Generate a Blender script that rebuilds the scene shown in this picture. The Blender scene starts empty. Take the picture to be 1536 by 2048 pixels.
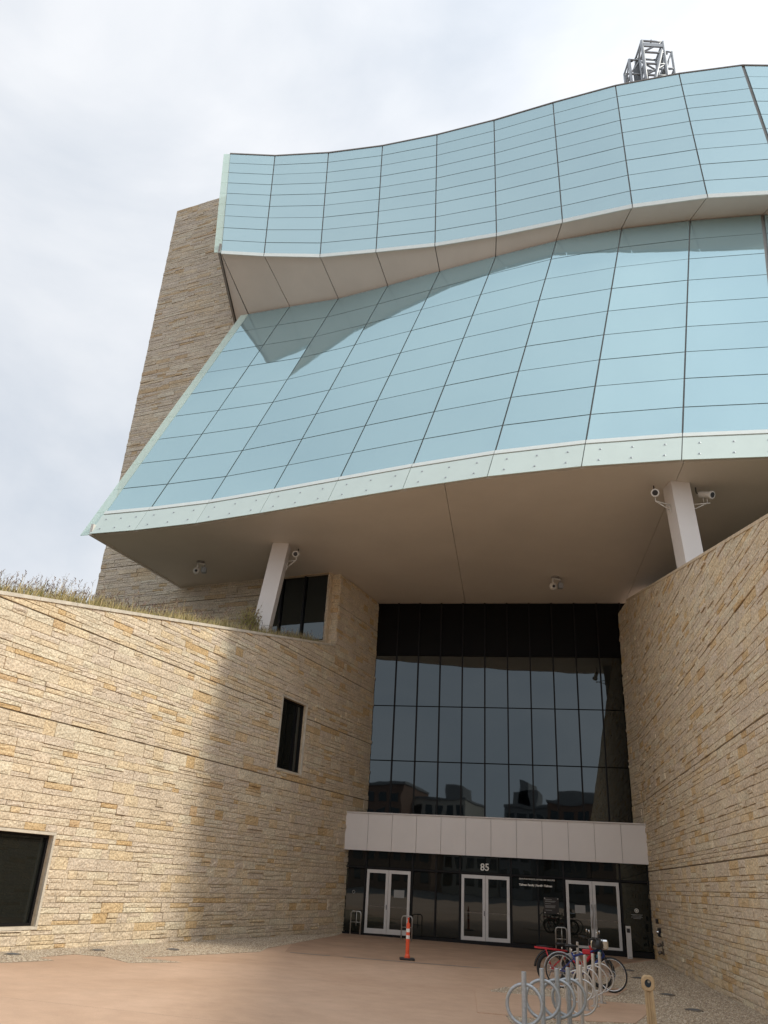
import bpy, math, random
import numpy as np
from mathutils import Vector, Matrix

# ------------------------------------------------------------------ camera, sky, sun
scn = bpy.context.scene
col = scn.collection
RAD = math.radians

EYE = np.array([0.0, 0.0, 1.9])
PITCH, ROLL, LENS_PX = RAD(24.75), RAD(3.3), 1600.0
_f = np.array([0, math.cos(PITCH), math.sin(PITCH)])
_r0 = np.array([1.0, 0, 0]); _u0 = np.cross(_r0, _f)
_r = math.cos(ROLL) * _r0 + math.sin(ROLL) * _u0
_u = -math.sin(ROLL) * _r0 + math.cos(ROLL) * _u0
cam_d = bpy.data.cameras.new('camera')
cam_d.sensor_fit = 'HORIZONTAL'; cam_d.sensor_width = 36.0
cam_d.lens = LENS_PX / 1536 * 36.0
cam_d.clip_start = 0.1; cam_d.clip_end = 3000
cam = bpy.data.objects.new('camera', cam_d); col.objects.link(cam)
cam.matrix_world = Matrix(((_r[0], _u[0], -_f[0], EYE[0]), (_r[1], _u[1], -_f[1], EYE[1]),
                           (_r[2], _u[2], -_f[2], EYE[2]), (0, 0, 0, 1)))
scn.camera = cam
scn.render.resolution_x, scn.render.resolution_y = 768, 1024

SUN_AZ, SUN_EL = 107.0, 41.0
sun_dir = np.array([math.sin(RAD(SUN_AZ)) * math.cos(RAD(SUN_EL)), math.cos(RAD(SUN_AZ)) * math.cos(RAD(SUN_EL)), math.sin(RAD(SUN_EL))])
sun_d = bpy.data.lights.new('sun', 'SUN'); sun_d.energy = 2.0; sun_d.angle = RAD(6.0); sun_d.color = (1.0, 0.93, 0.80)
sun = bpy.data.objects.new('sun', sun_d); col.objects.link(sun)
sun.rotation_euler = Vector(-sun_dir).to_track_quat('-Z', 'Y').to_euler()
sun.location = (60, -20, 80)

scn.view_settings.view_transform = 'Standard'
scn.view_settings.look = 'None'
scn.view_settings.exposure = 0.36
scn.view_settings.gamma = 1.0

world = bpy.data.worlds.new('World'); scn.world = world; world.use_nodes = True
def build_world():
    nt = world.node_tree; N = nt.nodes; L = nt.links; N.clear()
    out = N.new('ShaderNodeOutputWorld'); bg = N.new('ShaderNodeBackground')
    sky = N.new('ShaderNodeTexSky'); sky.sky_type = 'NISHITA'; sky.sun_disc = False
    sky.sun_elevation = RAD(SUN_EL); sky.sun_rotation = RAD(SUN_AZ)
    skm = N.new('ShaderNodeMixRGB'); skm.blend_type = 'MULTIPLY'; skm.inputs[0].default_value = 1
    skm.inputs[2].default_value = (0.9, 0.9, 0.9, 1)
    L.new(sky.outputs[0], skm.inputs[1])
    tc = N.new('ShaderNodeTexCoord')
    mp = N.new('ShaderNodeMapping'); mp.inputs['Scale'].default_value = (1.0, 1.0, 2.0)
    L.new(tc.outputs['Generated'], mp.inputs[0])
    n1 = N.new('ShaderNodeTexNoise'); n1.inputs['Scale'].default_value = 2.3; n1.inputs['Detail'].default_value = 7; n1.inputs['Roughness'].default_value = 0.52; n1.inputs['Distortion'].default_value = 0.35
    L.new(mp.outputs[0], n1.inputs[0])
    r1 = N.new('ShaderNodeValToRGB')
    r1.color_ramp.elements[0].position = 0.36; r1.color_ramp.elements[0].color = (5.7, 6.15, 6.75, 1)
    r1.color_ramp.elements[1].position = 0.64; r1.color_ramp.elements[1].color = (7.8, 7.95, 8.2, 1)
    L.new(n1.outputs['Fac'], r1.inputs[0])
    # thin cloud glows a little more towards the veiled sun
    dt = N.new('ShaderNodeVectorMath'); dt.operation = 'DOT_PRODUCT'; dt.inputs[1].default_value = tuple(sun_dir)
    L.new(tc.outputs['Generated'], dt.inputs[0])
    mr = N.new('ShaderNodeFloatCurve'); cv = mr.mapping.curves[0]
    half_ = N.new('ShaderNodeMath'); half_.operation = 'MULTIPLY_ADD'; half_.inputs[1].default_value = 0.5; half_.inputs[2].default_value = 0.5
    cv.points[0].location = (0.0, 0.43); cv.points[1].location = (1.0, 0.86)
    for px_, py_ in ((0.5, 0.475), (0.75, 0.55)): cv.points.new(px_, py_)
    mr.mapping.update()
    L.new(dt.outputs['Value'], half_.inputs[0]); L.new(half_.outputs[0], mr.inputs['Value'])
    dbl = N.new('ShaderNodeMath'); dbl.operation = 'MULTIPLY'; dbl.inputs[1].default_value = 2.0; L.new(mr.outputs[0], dbl.inputs[0]); mr = dbl
    cm = N.new('ShaderNodeVectorMath'); cm.operation = 'SCALE'
    L.new(r1.outputs[0], cm.inputs[0]); L.new(mr.outputs[0], cm.inputs['Scale'])
    mx = N.new('ShaderNodeMixRGB'); mx.inputs[0].default_value = 0.9
    L.new(skm.outputs[0], mx.inputs[1]); L.new(cm.outputs[0], mx.inputs[2])
    L.new(mx.outputs[0], bg.inputs[0]); bg.inputs[1].default_value = 0.105
    L.new(bg.outputs[0], out.inputs[0])
build_world()

# ------------------------------------------------------------------ helpers
rng = random.Random(85)
MATS = {}
def new_mat(name):
    m = bpy.data.materials.new(name); m.use_nodes = True
    N = m.node_tree.nodes; b = N['Principled BSDF']
    MATS[name] = m
    return m, N, m.node_tree.links, b
def plain(name, rgb, rough=0.6, metal=0.0, var=0.12, scale=6.0, bump=0.0, bscale=60.0, ior=1.5, spec=0.5, stretch=None):
    """base colour with mottled wear, optional fine relief"""
    m, N, L, b = new_mat(name)
    tc = N.new('ShaderNodeTexCoord'); src = tc.outputs['Object']
    if stretch:
        mp = N.new('ShaderNodeMapping'); mp.inputs['Scale'].default_value = stretch; L.new(src, mp.inputs[0]); src = mp.outputs[0]
    n = N.new('ShaderNodeTexNoise'); n.inputs['Scale'].default_value = scale; n.inputs['Detail'].default_value = 6; n.inputs['Roughness'].default_value = 0.6
    L.new(src, n.inputs[0])
    r = N.new('ShaderNodeValToRGB')
    r.color_ramp.elements[0].position = 0.3; r.color_ramp.elements[1].position = 0.7
    r.color_ramp.elements[0].color = tuple(c * (1 - var) for c in rgb) + (1,)
    r.color_ramp.elements[1].color = tuple(min(1, c * (1 + var)) for c in rgb) + (1,)
    L.new(n.outputs['Fac'], r.inputs[0]); L.new(r.outputs[0], b.inputs['Base Color'])
    b.inputs['Roughness'].default_value = rough; b.inputs['Metallic'].default_value = metal
    b.inputs['IOR'].default_value = ior; b.inputs['Specular IOR Level'].default_value = spec
    if bump > 0:
        n2 = N.new('ShaderNodeTexNoise'); n2.inputs['Scale'].default_value = bscale; n2.inputs['Detail'].default_value = 4
        L.new(src, n2.inputs[0])
        bp = N.new('ShaderNodeBump'); bp.inputs['Strength'].default_value = 1.0; bp.inputs['Distance'].default_value = bump
        L.new(n2.outputs['Fac'], bp.inputs['Height']); L.new(bp.outputs[0], b.inputs['Normal'])
    return m

def stone_mat(name, stops, bump=0.022, val=1.0):
    m, N, L, b = new_mat(name)
    at = N.new('ShaderNodeAttribute'); at.attribute_name = 'tone'
    rp = N.new('ShaderNodeValToRGB'); cr = rp.color_ramp
    while len(cr.elements) < len(stops): cr.elements.new(0.5)
    for e, (p, c) in zip(cr.elements, stops):
        e.position = p; e.color = tuple(v * val for v in c) + (1,)
    L.new(at.outputs['Fac'], rp.inputs[0])
    tc = N.new('ShaderNodeTexCoord')
    n1 = N.new('ShaderNodeTexNoise'); n1.inputs['Scale'].default_value = 2.2; n1.inputs['Detail'].default_value = 8; n1.inputs['Roughness'].default_value = 0.7
    n2 = N.new('ShaderNodeTexNoise'); n2.inputs['Scale'].default_value = 19; n2.inputs['Detail'].default_value = 7; n2.inputs['Roughness'].default_value = 0.75
    n3 = N.new('ShaderNodeTexVoronoi'); n3.inputs['Scale'].default_value = 16; n3.feature = 'F1'
    for n in (n1, n2, n3): L.new(tc.outputs['Object'], n.inputs['Vector'])
    m1 = N.new('ShaderNodeMapRange'); m1.inputs[1].default_value = 0.3; m1.inputs[2].default_value = 0.7; m1.inputs[3].default_value = 0.86; m1.inputs[4].default_value = 1.12
    L.new(n1.outputs['Fac'], m1.inputs[0])
    m2 = N.new('ShaderNodeMapRange'); m2.inputs[1].default_value = 0.34; m2.inputs[2].default_value = 0.64; m2.inputs[3].default_value = 0.64; m2.inputs[4].default_value = 1.20
    L.new(n2.outputs['Fac'], m2.inputs[0])
    mm = N.new('ShaderNodeMath'); mm.operation = 'MULTIPLY'; L.new(m1.outputs[0], mm.inputs[0]); L.new(m2.outputs[0], mm.inputs[1])
    vs = N.new('ShaderNodeVectorMath'); vs.operation = 'SCALE'; L.new(rp.outputs[0], vs.inputs[0]); L.new(mm.outputs[0], vs.inputs['Scale'])
    L.new(vs.outputs[0], b.inputs['Base Color'])
    b.inputs['Roughness'].default_value = 0.93; b.inputs['Specular IOR Level'].default_value = 0.2
    ad = N.new('ShaderNodeMath'); ad.operation = 'MULTIPLY_ADD'; ad.inputs[1].default_value = 0.55
    L.new(n2.outputs['Fac'], ad.inputs[0]); L.new(n3.outputs['Distance'], ad.inputs[2])
    bp = N.new('ShaderNodeBump'); bp.inputs['Strength'].default_value = 1.0; bp.inputs['Distance'].default_value = bump
    L.new(ad.outputs[0], bp.inputs['Height']); L.new(bp.outputs[0], b.inputs['Normal'])
    return m

def emission_free_glass(name, gloss, diff, rough, wob=0.0, tint_var=0.018):
    """coated facade glass: mirror part plus the pale ceramic frit behind it"""
    m = bpy.data.materials.new(name); m.use_nodes = True; MATS[name] = m
    N = m.node_tree.nodes; L = m.node_tree.links; N.clear()
    out = N.new('ShaderNodeOutputMaterial'); add = N.new('ShaderNodeAddShader')
    g = N.new('ShaderNodeBsdfGlossy'); g.inputs['Roughness'].default_value = rough; g.distribution = 'GGX'
    d = N.new('ShaderNodeBsdfDiffuse')
    oi = N.new('ShaderNodeObjectInfo')
    mr = N.new('ShaderNodeMapRange'); mr.inputs[3].default_value = 1 - tint_var; mr.inputs[4].default_value = 1 + tint_var
    L.new(oi.outputs['Random'], mr.inputs[0])
    for sh, c in ((g, gloss), (d, diff)):
        cc = N.new('ShaderNodeRGB'); cc.outputs[0].default_value = c + (1,)
        v = N.new('ShaderNodeVectorMath'); v.operation = 'SCALE'; L.new(cc.outputs[0], v.inputs[0]); L.new(mr.outputs[0], v.inputs['Scale'])
        L.new(v.outputs[0], sh.inputs['Color'])
    if wob > 0:
        tc = N.new('ShaderNodeTexCoord'); n = N.new('ShaderNodeTexNoise'); n.inputs['Scale'].default_value = 0.7; n.inputs['Detail'].default_value = 2
        L.new(tc.outputs['Object'], n.inputs[0])
        bp = N.new('ShaderNodeBump'); bp.inputs['Distance'].default_value = wob; L.new(n.outputs['Fac'], bp.inputs['Height'])
        L.new(bp.outputs[0], g.inputs['Normal'])
    L.new(g.outputs[0], add.inputs[0]); L.new(d.outputs[0], add.inputs[1]); L.new(add.outputs[0], out.inputs[0])
    return m

def dark_glass(name, base, ior, wob):
    m, N, L, b = new_mat(name)
    b.inputs['Base Color'].default_value = base + (1,); b.inputs['Specular Tint'].default_value = (0.84, 0.95, 1.0, 1); b.inputs['Roughness'].default_value = 0.015; b.inputs['IOR'].default_value = ior
    tc = N.new('ShaderNodeTexCoord'); n = N.new('ShaderNodeTexNoise'); n.inputs['Scale'].default_value = 0.9; n.inputs['Detail'].default_value = 1
    L.new(tc.outputs['Object'], n.inputs[0])
    bp = N.new('ShaderNodeBump'); bp.inputs['Distance'].default_value = wob; L.new(n.outputs['Fac'], bp.inputs['Height']); L.new(bp.outputs[0], b.inputs['Normal'])
    return m

def fin_glass(name, rgb, alpha):
    m = bpy.data.materials.new(name); m.use_nodes = True; MATS[name] = m
    N = m.node_tree.nodes; L = m.node_tree.links; N.clear()
    out = N.new('ShaderNodeOutputMaterial'); mix = N.new('ShaderNodeMixShader'); mix.inputs[0].default_value = alpha
    tr = N.new('ShaderNodeBsdfTransparent'); tr.inputs[0].default_value = (0.80, 0.90, 0.86, 1)
    a = N.new('ShaderNodeAddShader'); d = N.new('ShaderNodeBsdfDiffuse'); d.inputs[0].default_value = rgb + (1,)
    t = N.new('ShaderNodeBsdfTranslucent'); t.inputs[0].default_value = tuple(c * 0.45 for c in rgb) + (1,)
    L.new(d.outputs[0], a.inputs[0]); L.new(t.outputs[0], a.inputs[1])
    L.new(tr.outputs[0], mix.inputs[1]); L.new(a.outputs[0], mix.inputs[2]); L.new(mix.outputs[0], out.inputs[0])
    return m

def V(*a): return np.array(a, float)
def unit(v): return v / np.linalg.norm(v)

class MB:
    """collects shapes, builds ONE mesh object"""
    def __init__(s): s.v = []; s.f = []; s.t = []; s.smooth = []
    def add(s, verts, faces, tone=0.5, smooth=False):
        o = len(s.v); s.v += [tuple(map(float, p)) for p in verts]
        s.f += [tuple(i + o for i in f) for f in faces]; s.t += [tone] * len(verts); s.smooth += [smooth] * len(faces); return s
    def box(s, c, half, ax=None, tone=0.5):
        c = np.array(c, float)
        ax = (V(1, 0, 0), V(0, 1, 0), V(0, 0, 1)) if ax is None else ax
        vs = [c + ax[0] * half[0] * i + ax[1] * half[1] * j + ax[2] * half[2] * k for k in (-1, 1) for j in (-1, 1) for i in (-1, 1)]
        fs = [(0, 2, 3, 1), (4, 5, 7, 6), (0, 1, 5, 4), (2, 6, 7, 3), (0, 4, 6, 2), (1, 3, 7, 5)]
        if np.dot(np.cross(ax[0], ax[1]), ax[2]) < 0: fs = [f[::-1] for f in fs]
        return s.add(vs, fs, tone)
    def bbox(s, c, half, ax=None, b=0.01):
        """box with chamfered edges"""
        c = np.array(c, float); ax = (V(1, 0, 0), V(0, 1, 0), V(0, 0, 1)) if ax is None else ax
        pts = []
        for k in range(3):
            for sg in (-1, 1):
                for i, j in ((-1, -1), (1, -1), (1, 1), (-1, 1)):
                    p = [0, 0, 0]; p[k] = sg * half[k]; a, d = [q for q in range(3) if q != k]
                    p[a] = i * (half[a] - b); p[d] = j * (half[d] - b); pts.append(c + ax[0] * p[0] + ax[1] * p[1] + ax[2] * p[2])
        import bmesh
        bm = bmesh.new()
        vs = [bm.verts.new(tuple(p)) for p in pts]
        r = bmesh.ops.convex_hull(bm, input=vs)
        bm.verts.index_update(); bm.normal_update()
        s.add([v.co[:] for v in bm.verts], [tuple(v.index for v in f.verts) for f in bm.faces]); bm.free(); return s
    def tube(s, pts, r, n=8, closed=False, caps=True):
        pts = [np.array(p, float) for p in pts]; m = len(pts); rs = r if isinstance(r, (list, tuple)) else [r] * m
        ref = None; vs = []
        for i, p in enumerate(pts):
            a = pts[(i - 1) % m] if (closed or i > 0) else p; b = pts[(i + 1) % m] if (closed or i < m - 1) else p
            t = unit(b - a)
            if ref is None:
                ref = np.cross(t, V(0, 0, 1)); ref = np.cross(t, V(1, 0, 0)) if np.linalg.norm(ref) < 1e-3 else ref
            ref = unit(ref - t * np.dot(ref, t)); q = np.cross(t, ref)
            vs += [p + (ref * math.cos(2 * math.pi * k / n) + q * math.sin(2 * math.pi * k / n)) * rs[i] for k in range(n)]
        fs = []
        for i in range(m if closed else m - 1):
            j = (i + 1) % m
            fs += [(i * n + k, i * n + (k + 1) % n, j * n + (k + 1) % n, j * n + k) for k in range(n)]
        s.add(vs, fs, smooth=True)
        if caps and not closed:
            o = len(s.v) - len(vs)
            s.f += [tuple(o + k for k in range(n))[::-1], tuple(o + (m - 1) * n + k for k in range(n))]; s.smooth += [False, False]
        return s
    def ring(s, c, nrm, R, r, seg=28, n=8, a0=0, a1=2 * math.pi):
        nrm = unit(np.array(nrm, float)); a = np.cross(nrm, V(0, 0, 1)); a = V(1, 0, 0) if np.linalg.norm(a) < 1e-3 else unit(a); b = np.cross(nrm, a)
        full = abs(a1 - a0 - 2 * math.pi) < 1e-6
        k = seg if full else seg + 1
        pts = [np.array(c) + R * (a * math.cos(a0 + (a1 - a0) * i / seg) + b * math.sin(a0 + (a1 - a0) * i / seg)) for i in range(k)]
        return s.tube(pts, r, n, closed=full)
    def lathe(s, c, prof, n=16, axis=None):
        ax = V(0, 0, 1) if axis is None else unit(np.array(axis, float))
        a = np.cross(ax, V(1, 0, 0)); a = np.cross(ax, V(0, 1, 0)) if np.linalg.norm(a) < 1e-3 else a; a = unit(a); b = np.cross(ax, a)
        vs = []
        for (r, z) in prof:
            vs += [np.array(c) + ax * z + r * (a * math.cos(2 * math.pi * k / n) + b * math.sin(2 * math.pi * k / n)) for k in range(n)]
        fs = []
        for i in range(len(prof) - 1):
            fs += [(i * n + k, i * n + (k + 1) % n, (i + 1) * n + (k + 1) % n, (i + 1) * n + k) for k in range(n)]
        fs += [tuple(range(n))[::-1], tuple((len(prof) - 1) * n + k for k in range(n))]
        return s.add(vs, fs, smooth=False)
    def prism(s, poly, ext, tone=0.5):
        """poly: 3-D points of a flat outline, extruded by vector ext"""
        poly = [np.array(p, float) for p in poly]; n = len(poly); ext = np.array(ext, float)
        nr = sum(np.cross(poly[i] - poly[0], poly[(i + 1) % n] - poly[0]) for i in range(n))
        if np.dot(nr, ext) < 0: poly = poly[::-1]
        vs = poly + [p + ext for p in poly]
        fs = [tuple(range(n))[::-1], tuple(range(n, 2 * n))] + [(i, (i + 1) % n, n + (i + 1) % n, n + i) for i in range(n)]
        return s.add(vs, fs, tone)
    def build(s, name, mat, parent=None, kind=None, tone=False):
        me = bpy.data.meshes.new(name); me.from_pydata(s.v, [], s.f); me.update()
        if any(s.smooth): me.polygons.foreach_set('use_smooth', s.smooth)
        if tone:
            a = me.attributes.new('tone', 'FLOAT', 'POINT'); a.data.foreach_set('value', s.t)
        me.materials.append(MATS[mat] if isinstance(mat, str) else mat)
        o = bpy.data.objects.new(name, me); col.objects.link(o)
        if parent is not None:
            o.parent = parent
            if parent.type == 'EMPTY' and 'world_children' in parent: o.matrix_parent_inverse = Matrix.Translation(-parent.location)
        if kind: o['kind'] = kind
        return o

def tag(o, label=None, cat=None, group=None, kind=None):
    if label: o['label'] = label
    if cat: o['category'] = cat
    if group: o['group'] = group
    if kind: o['kind'] = kind
    return o
def thing(name, loc, label, cat, group=None, world=True, rotz=0.0):
    o = bpy.data.objects.new(name, None); col.objects.link(o); o.location = tuple(map(float, loc)); o.rotation_euler[2] = rotz
    o.empty_display_size = 0.3
    if world: o['world_children'] = 1      # children are modelled in world coordinates
    return tag(o, label, cat, group)
def copy_tree(o, parent=None):
    c = o.copy(); col.objects.link(c)
    if parent is not None: c.parent = parent
    for ch in list(o.children): copy_tree(ch, c)
    return c
def text_obj(name, body, size, o, xax, yax, mat, parent, ext=0.004, align='LEFT', bold=0.0):
    cu = bpy.data.curves.new(name, 'FONT'); cu.body = body; cu.size = size; cu.extrude = ext; cu.align_x = align; cu.offset = bold
    t = bpy.data.objects.new(name, cu); col.objects.link(t)
    dg = bpy.context.evaluated_depsgraph_get(); me = bpy.data.meshes.new_from_object(t.evaluated_get(dg))
    bpy.data.objects.remove(t)
    zax = np.cross(xax, yax); n = len(me.vertices)
    co = np.zeros(n * 3); me.vertices.foreach_get('co', co); co = co.reshape(-1, 3)
    co = np.array(o) + co[:, :1] * xax + co[:, 1:2] * yax + co[:, 2:3] * zax
    me.vertices.foreach_set('co', co.ravel()); me.update(); me.materials.clear(); me.materials.append(MATS[mat])
    q = bpy.data.objects.new(name, me); col.objects.link(q); q.parent = parent
    if parent.type == 'EMPTY' and 'world_children' in parent: q.matrix_parent_inverse = Matrix.Translation(-parent.location)
    return q
def G(x, y=0): return 0.05 - 0.012 * x          # the plaza falls gently to the right
def project(p):
    d = np.array(p) - EYE; zc = d @ _f
    return 768 + LENS_PX * (d @ _r) / zc, 1024 - LENS_PX * (d @ _u) / zc, zc

# ------------------------------------------------------------------ materials
LIME = [(0.0, (0.76, 0.67, 0.50)), (0.22, (0.71, 0.59, 0.43)), (0.42, (0.70, 0.59, 0.46)), (0.58, (0.75, 0.61, 0.41)), (0.74, (0.70, 0.53, 0.32)), (0.88, (0.65, 0.46, 0.24)), (1.0, (0.64, 0.46, 0.31))]
stone_mat('limestone', LIME)
stone_mat('tower_stone', [(p, tuple(0.8 * c + 0.2 * sum(k) / 3 for c in k)) for p, k in LIME], val=0.92)
plain('groove', (0.19, 0.15, 0.105), 0.95, var=0.2)
plain('mortar', (0.58, 0.47, 0.33), 0.95, var=0.2, scale=9)
plain('coping', (0.60, 0.54, 0.44), 0.85, var=0.15, scale=5, bump=0.004, bscale=40)
emission_free_glass('facade_glass', (0.25, 0.36, 0.395), (0.17, 0.225, 0.23), 0.03, wob=0.004)
emission_free_glass('facade_glass_high', (0.24, 0.335, 0.365), (0.19, 0.24, 0.245), 0.05, wob=0.004)
plain('joint', (0.25, 0.24, 0.225), 0.7, var=0.1)
fin_glass('fin_glass', (0.62, 0.70, 0.665), 0.58)
plain('frit_panel', (0.61, 0.71, 0.665), 0.25, var=0.03, scale=1.2)
plain('white_trim', (0.72, 0.77, 0.74), 0.35, var=0.04)
plain('soffit_panel', (0.66, 0.61, 0.55), 0.5, var=0.06, scale=0.35)
plain('fascia_dark', (0.24, 0.22, 0.20), 0.6, var=0.08)
plain('clad_grey', (0.77, 0.735, 0.71), 0.40, metal=0.1, var=0.025, scale=0.8)
plain('clad_white', (0.70, 0.66, 0.63), 0.42, var=0.03, scale=0.9)
dark_glass('curtain_glass', (0.002, 0.003, 0.004), 1.88, 0.0025)
dark_glass('door_glass', (0.012, 0.013, 0.011), 1.62, 0.002)
plain('spandrel_black', (0.004, 0.004, 0.004), 0.45, var=0.1, spec=0.12)
plain('black_frame', (0.007, 0.007, 0.008), 0.5, var=0.1, spec=0.25)
plain('alu_frame', (0.62, 0.61, 0.60), 0.38, metal=0.35, var=0.04)
plain('white_letter', (0.82, 0.80, 0.74), 0.5, var=0.02)
plain('plaque_dark', (0.025, 0.022, 0.02), 0.3, var=0.1)
plain('paper', (0.33, 0.33, 0.32), 0.8, var=0.03)
plain('galvanised', (0.40, 0.43, 0.45), 0.42, metal=0.55, var=0.18, scale=26, bump=0.0006, bscale=200)
plain('stainless', (0.56, 0.55, 0.53), 0.28, metal=0.6, var=0.06, scale=18)
plain('mast_metal', (0.36, 0.38, 0.40), 0.45, metal=0.4, var=0.1)
plain('mast_dark', (0.10, 0.11, 0.12), 0.6, var=0.1)
plain('cam_white', (0.66, 0.64, 0.60), 0.4, var=0.03)
plain('black_plastic', (0.015, 0.015, 0.016), 0.45, var=0.15)
plain('tyre', (0.02, 0.02, 0.021), 0.8, var=0.2, scale=30)
plain('orange_plastic', (0.80, 0.10, 0.035), 0.45, var=0.06)
plain('white_band', (0.80, 0.78, 0.76), 0.3, var=0.03)
plain('red_paint', (0.55, 0.018, 0.03), 0.3, var=0.06)
plain('blue_paint', (0.025, 0.05, 0.22), 0.28, var=0.08)
plain('light_blue', (0.12, 0.42, 0.62), 0.4, var=0.08)
plain('silver', (0.75, 0.75, 0.74), 0.14, metal=1.0, var=0.05)
plain('tan_resin', (0.44, 0.31, 0.17), 0.7, var=0.12, scale=14, bump=0.002, bscale=90)
plain('yellow', (0.75, 0.45, 0.05), 0.5, var=0.05)
plain('sea_blue', (0.05, 0.09, 0.13), 0.5, var=0.05)
plain('uplight_metal', (0.19, 0.165, 0.14), 0.5, metal=0.5, var=0.2)
plain('asphalt', (0.06, 0.06, 0.062), 0.9, var=0.25, scale=3)
plain('soil', (0.10, 0.085, 0.05), 0.95, var=0.35, scale=5)
plain('brick_wall', (0.20, 0.12, 0.085), 0.9, var=0.15, scale=1.5)
plain('pale_wall', (0.42, 0.39, 0.34), 0.9, var=0.1, scale=0.4)
plain('grey_wall', (0.22, 0.22, 0.22), 0.9, var=0.1, scale=0.4)

def concrete():
    m, N, L, b = new_mat('pink_concrete')
    tc = N.new('ShaderNodeTexCoord')
    big = N.new('ShaderNodeTexNoise'); big.inputs['Scale'].default_value = 0.22; big.inputs['Detail'].default_value = 8; big.inputs['Roughness'].default_value = 0.62; big.inputs['Distortion'].default_value = 0.6
    mid = N.new('ShaderNodeTexNoise'); mid.inputs['Scale'].default_value = 2.1; mid.inputs['Detail'].default_value = 8; mid.inputs['Roughness'].default_value = 0.7
    fine = N.new('ShaderNodeTexNoise'); fine.inputs['Scale'].default_value = 70; fine.inputs['Detail'].default_value = 4
    for n in (big, mid, fine): L.new(tc.outputs['Object'], n.inputs[0])
    r = N.new('ShaderNodeValToRGB'); r.color_ramp.elements[0].position = 0.33; r.color_ramp.elements[1].position = 0.68
    r.color_ramp.elements[0].color = (0.47, 0.315, 0.215, 1); r.color_ramp.elements[1].color = (0.57, 0.40, 0.29, 1)
    L.new(big.outputs['Fac'], r.inputs[0])
    m1 = N.new('ShaderNodeMapRange'); m1.inputs[1].default_value = 0.3; m1.inputs[2].default_value = 0.7; m1.inputs[3].default_value = 0.91; m1.inputs[4].default_value = 1.07; L.new(mid.outputs['Fac'], m1.inputs[0])
    m2 = N.new('ShaderNodeMapRange'); m2.inputs[1].default_value = 0.3; m2.inputs[2].default_value = 0.7; m2.inputs[3].default_value = 0.93; m2.inputs[4].default_value = 1.06; L.new(fine.outputs['Fac'], m2.inputs[0])
    mm = N.new('ShaderNodeMath'); mm.operation = 'MULTIPLY'; L.new(m1.outputs[0], mm.inputs[0]); L.new(m2.outputs[0], mm.inputs[1])
    vs = N.new('ShaderNodeVectorMath'); vs.operation = 'SCALE'; L.new(r.outputs[0], vs.inputs[0]); L.new(mm.outputs[0], vs.inputs['Scale'])
    L.new(vs.outputs[0], b.inputs['Base Color']); b.inputs['Roughness'].default_value = 0.82; b.inputs['Specular IOR Level'].default_value = 0.3
    bp = N.new('ShaderNodeBump'); bp.inputs['Distance'].default_value = 0.002; L.new(fine.outputs['Fac'], bp.inputs['Height']); L.new(bp.outputs[0], b.inputs['Normal'])
concrete()
stone_mat('pebble', [(0.0, (0.55, 0.46, 0.34)), (0.3, (0.44, 0.36, 0.26)), (0.55, (0.62, 0.54, 0.43)), (0.8, (0.36, 0.27, 0.19)), (1.0, (0.24, 0.19, 0.15))], bump=0.001)
plain('gravel_bed', (0.36, 0.29, 0.21), 0.95, var=0.45, scale=45, bump=0.01, bscale=60)
def grass_mat():
    m, N, L, b = new_mat('dry_grass')
    at = N.new('ShaderNodeAttribute'); at.attribute_name = 'tone'
    rp = N.new('ShaderNodeValToRGB'); cr = rp.color_ramp
    st = [(0.0, (0.20, 0.19, 0.055)), (0.35, (0.38, 0.31, 0.12)), (0.7, (0.55, 0.43, 0.22)), (0.86, (0.20, 0.13, 0.10)), (1.0, (0.15, 0.10, 0.09))]
    while len(cr.elements) < len(st): cr.elements.new(0.5)
    for e, (p, c) in zip(cr.elements, st): e.position = p; e.color = c + (1,)
    L.new(at.outputs['Fac'], rp.inputs[0]); L.new(rp.outputs[0], b.inputs['Base Color']); b.inputs['Roughness'].default_value = 0.8
grass_mat()

# ------------------------------------------------------------------ ground
def sheet(name, poly, mat, dz, parent=None, kind=None, thick=0.0):
    m = MB(); pts = [V(x, y, G(x) + dz) for x, y in poly]
    if thick: m.prism([p - V(0, 0, thick) for p in pts], V(0, 0, thick))
    else:
        nr = sum(np.cross(pts[i] - pts[0], pts[(i + 1) % len(pts)] - pts[0]) for i in range(len(pts)))
        m.add(pts if nr[2] > 0 else pts[::-1], [tuple(range(len(pts)))])
    return m.build(name, mat, parent, kind)
def rects(x0, x1, y0, y1): return [(x0, y0), (x1, y0), (x1, y1), (x0, y1)]
sheet('ground', rects(-900, 900, -900, 900), 'asphalt', -0.03, kind='structure')
plaza = sheet('plaza_pavement', rects(-40, 40, -34, 45), 'pink_concrete', 0.0, kind='structure')

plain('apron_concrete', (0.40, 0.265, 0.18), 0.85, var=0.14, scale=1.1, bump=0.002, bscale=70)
sheet('apron_pavement', [(-1.95, 24.1), (3.14, 23.5), (6.5, 23.75), (7.2, 25.8), (8.1, 28.2), (10.3, 31.9), (-0.75, 33.95), (-2.0, 27.3)], 'apron_concrete', 0.002, kind='structure')
# facade frame: e to the right along the front, off towards the viewer, z up
FA = RAD(12.0)
FM = V(4.56, 32.84, 0); FE = V(math.cos(FA), -math.sin(FA), 0); FN = V(-math.sin(FA), -math.cos(FA), 0); ZU = V(0, 0, 1)
def fac(e, off, z): return FM + FE * e + FN * off + ZU * z
# left stone wall: s runs from the front towards the viewer
LA = RAD(25.0); LO = FM + FE * -5.37; LU = -V(math.sin(LA), math.cos(LA), 0); LN = V(math.cos(LA), -math.sin(LA), 0)
LO = V(LO[0], LO[1], 0)
def lw(s, z, d=0.0): return LO + LU * s + LN * d + ZU * z
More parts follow.
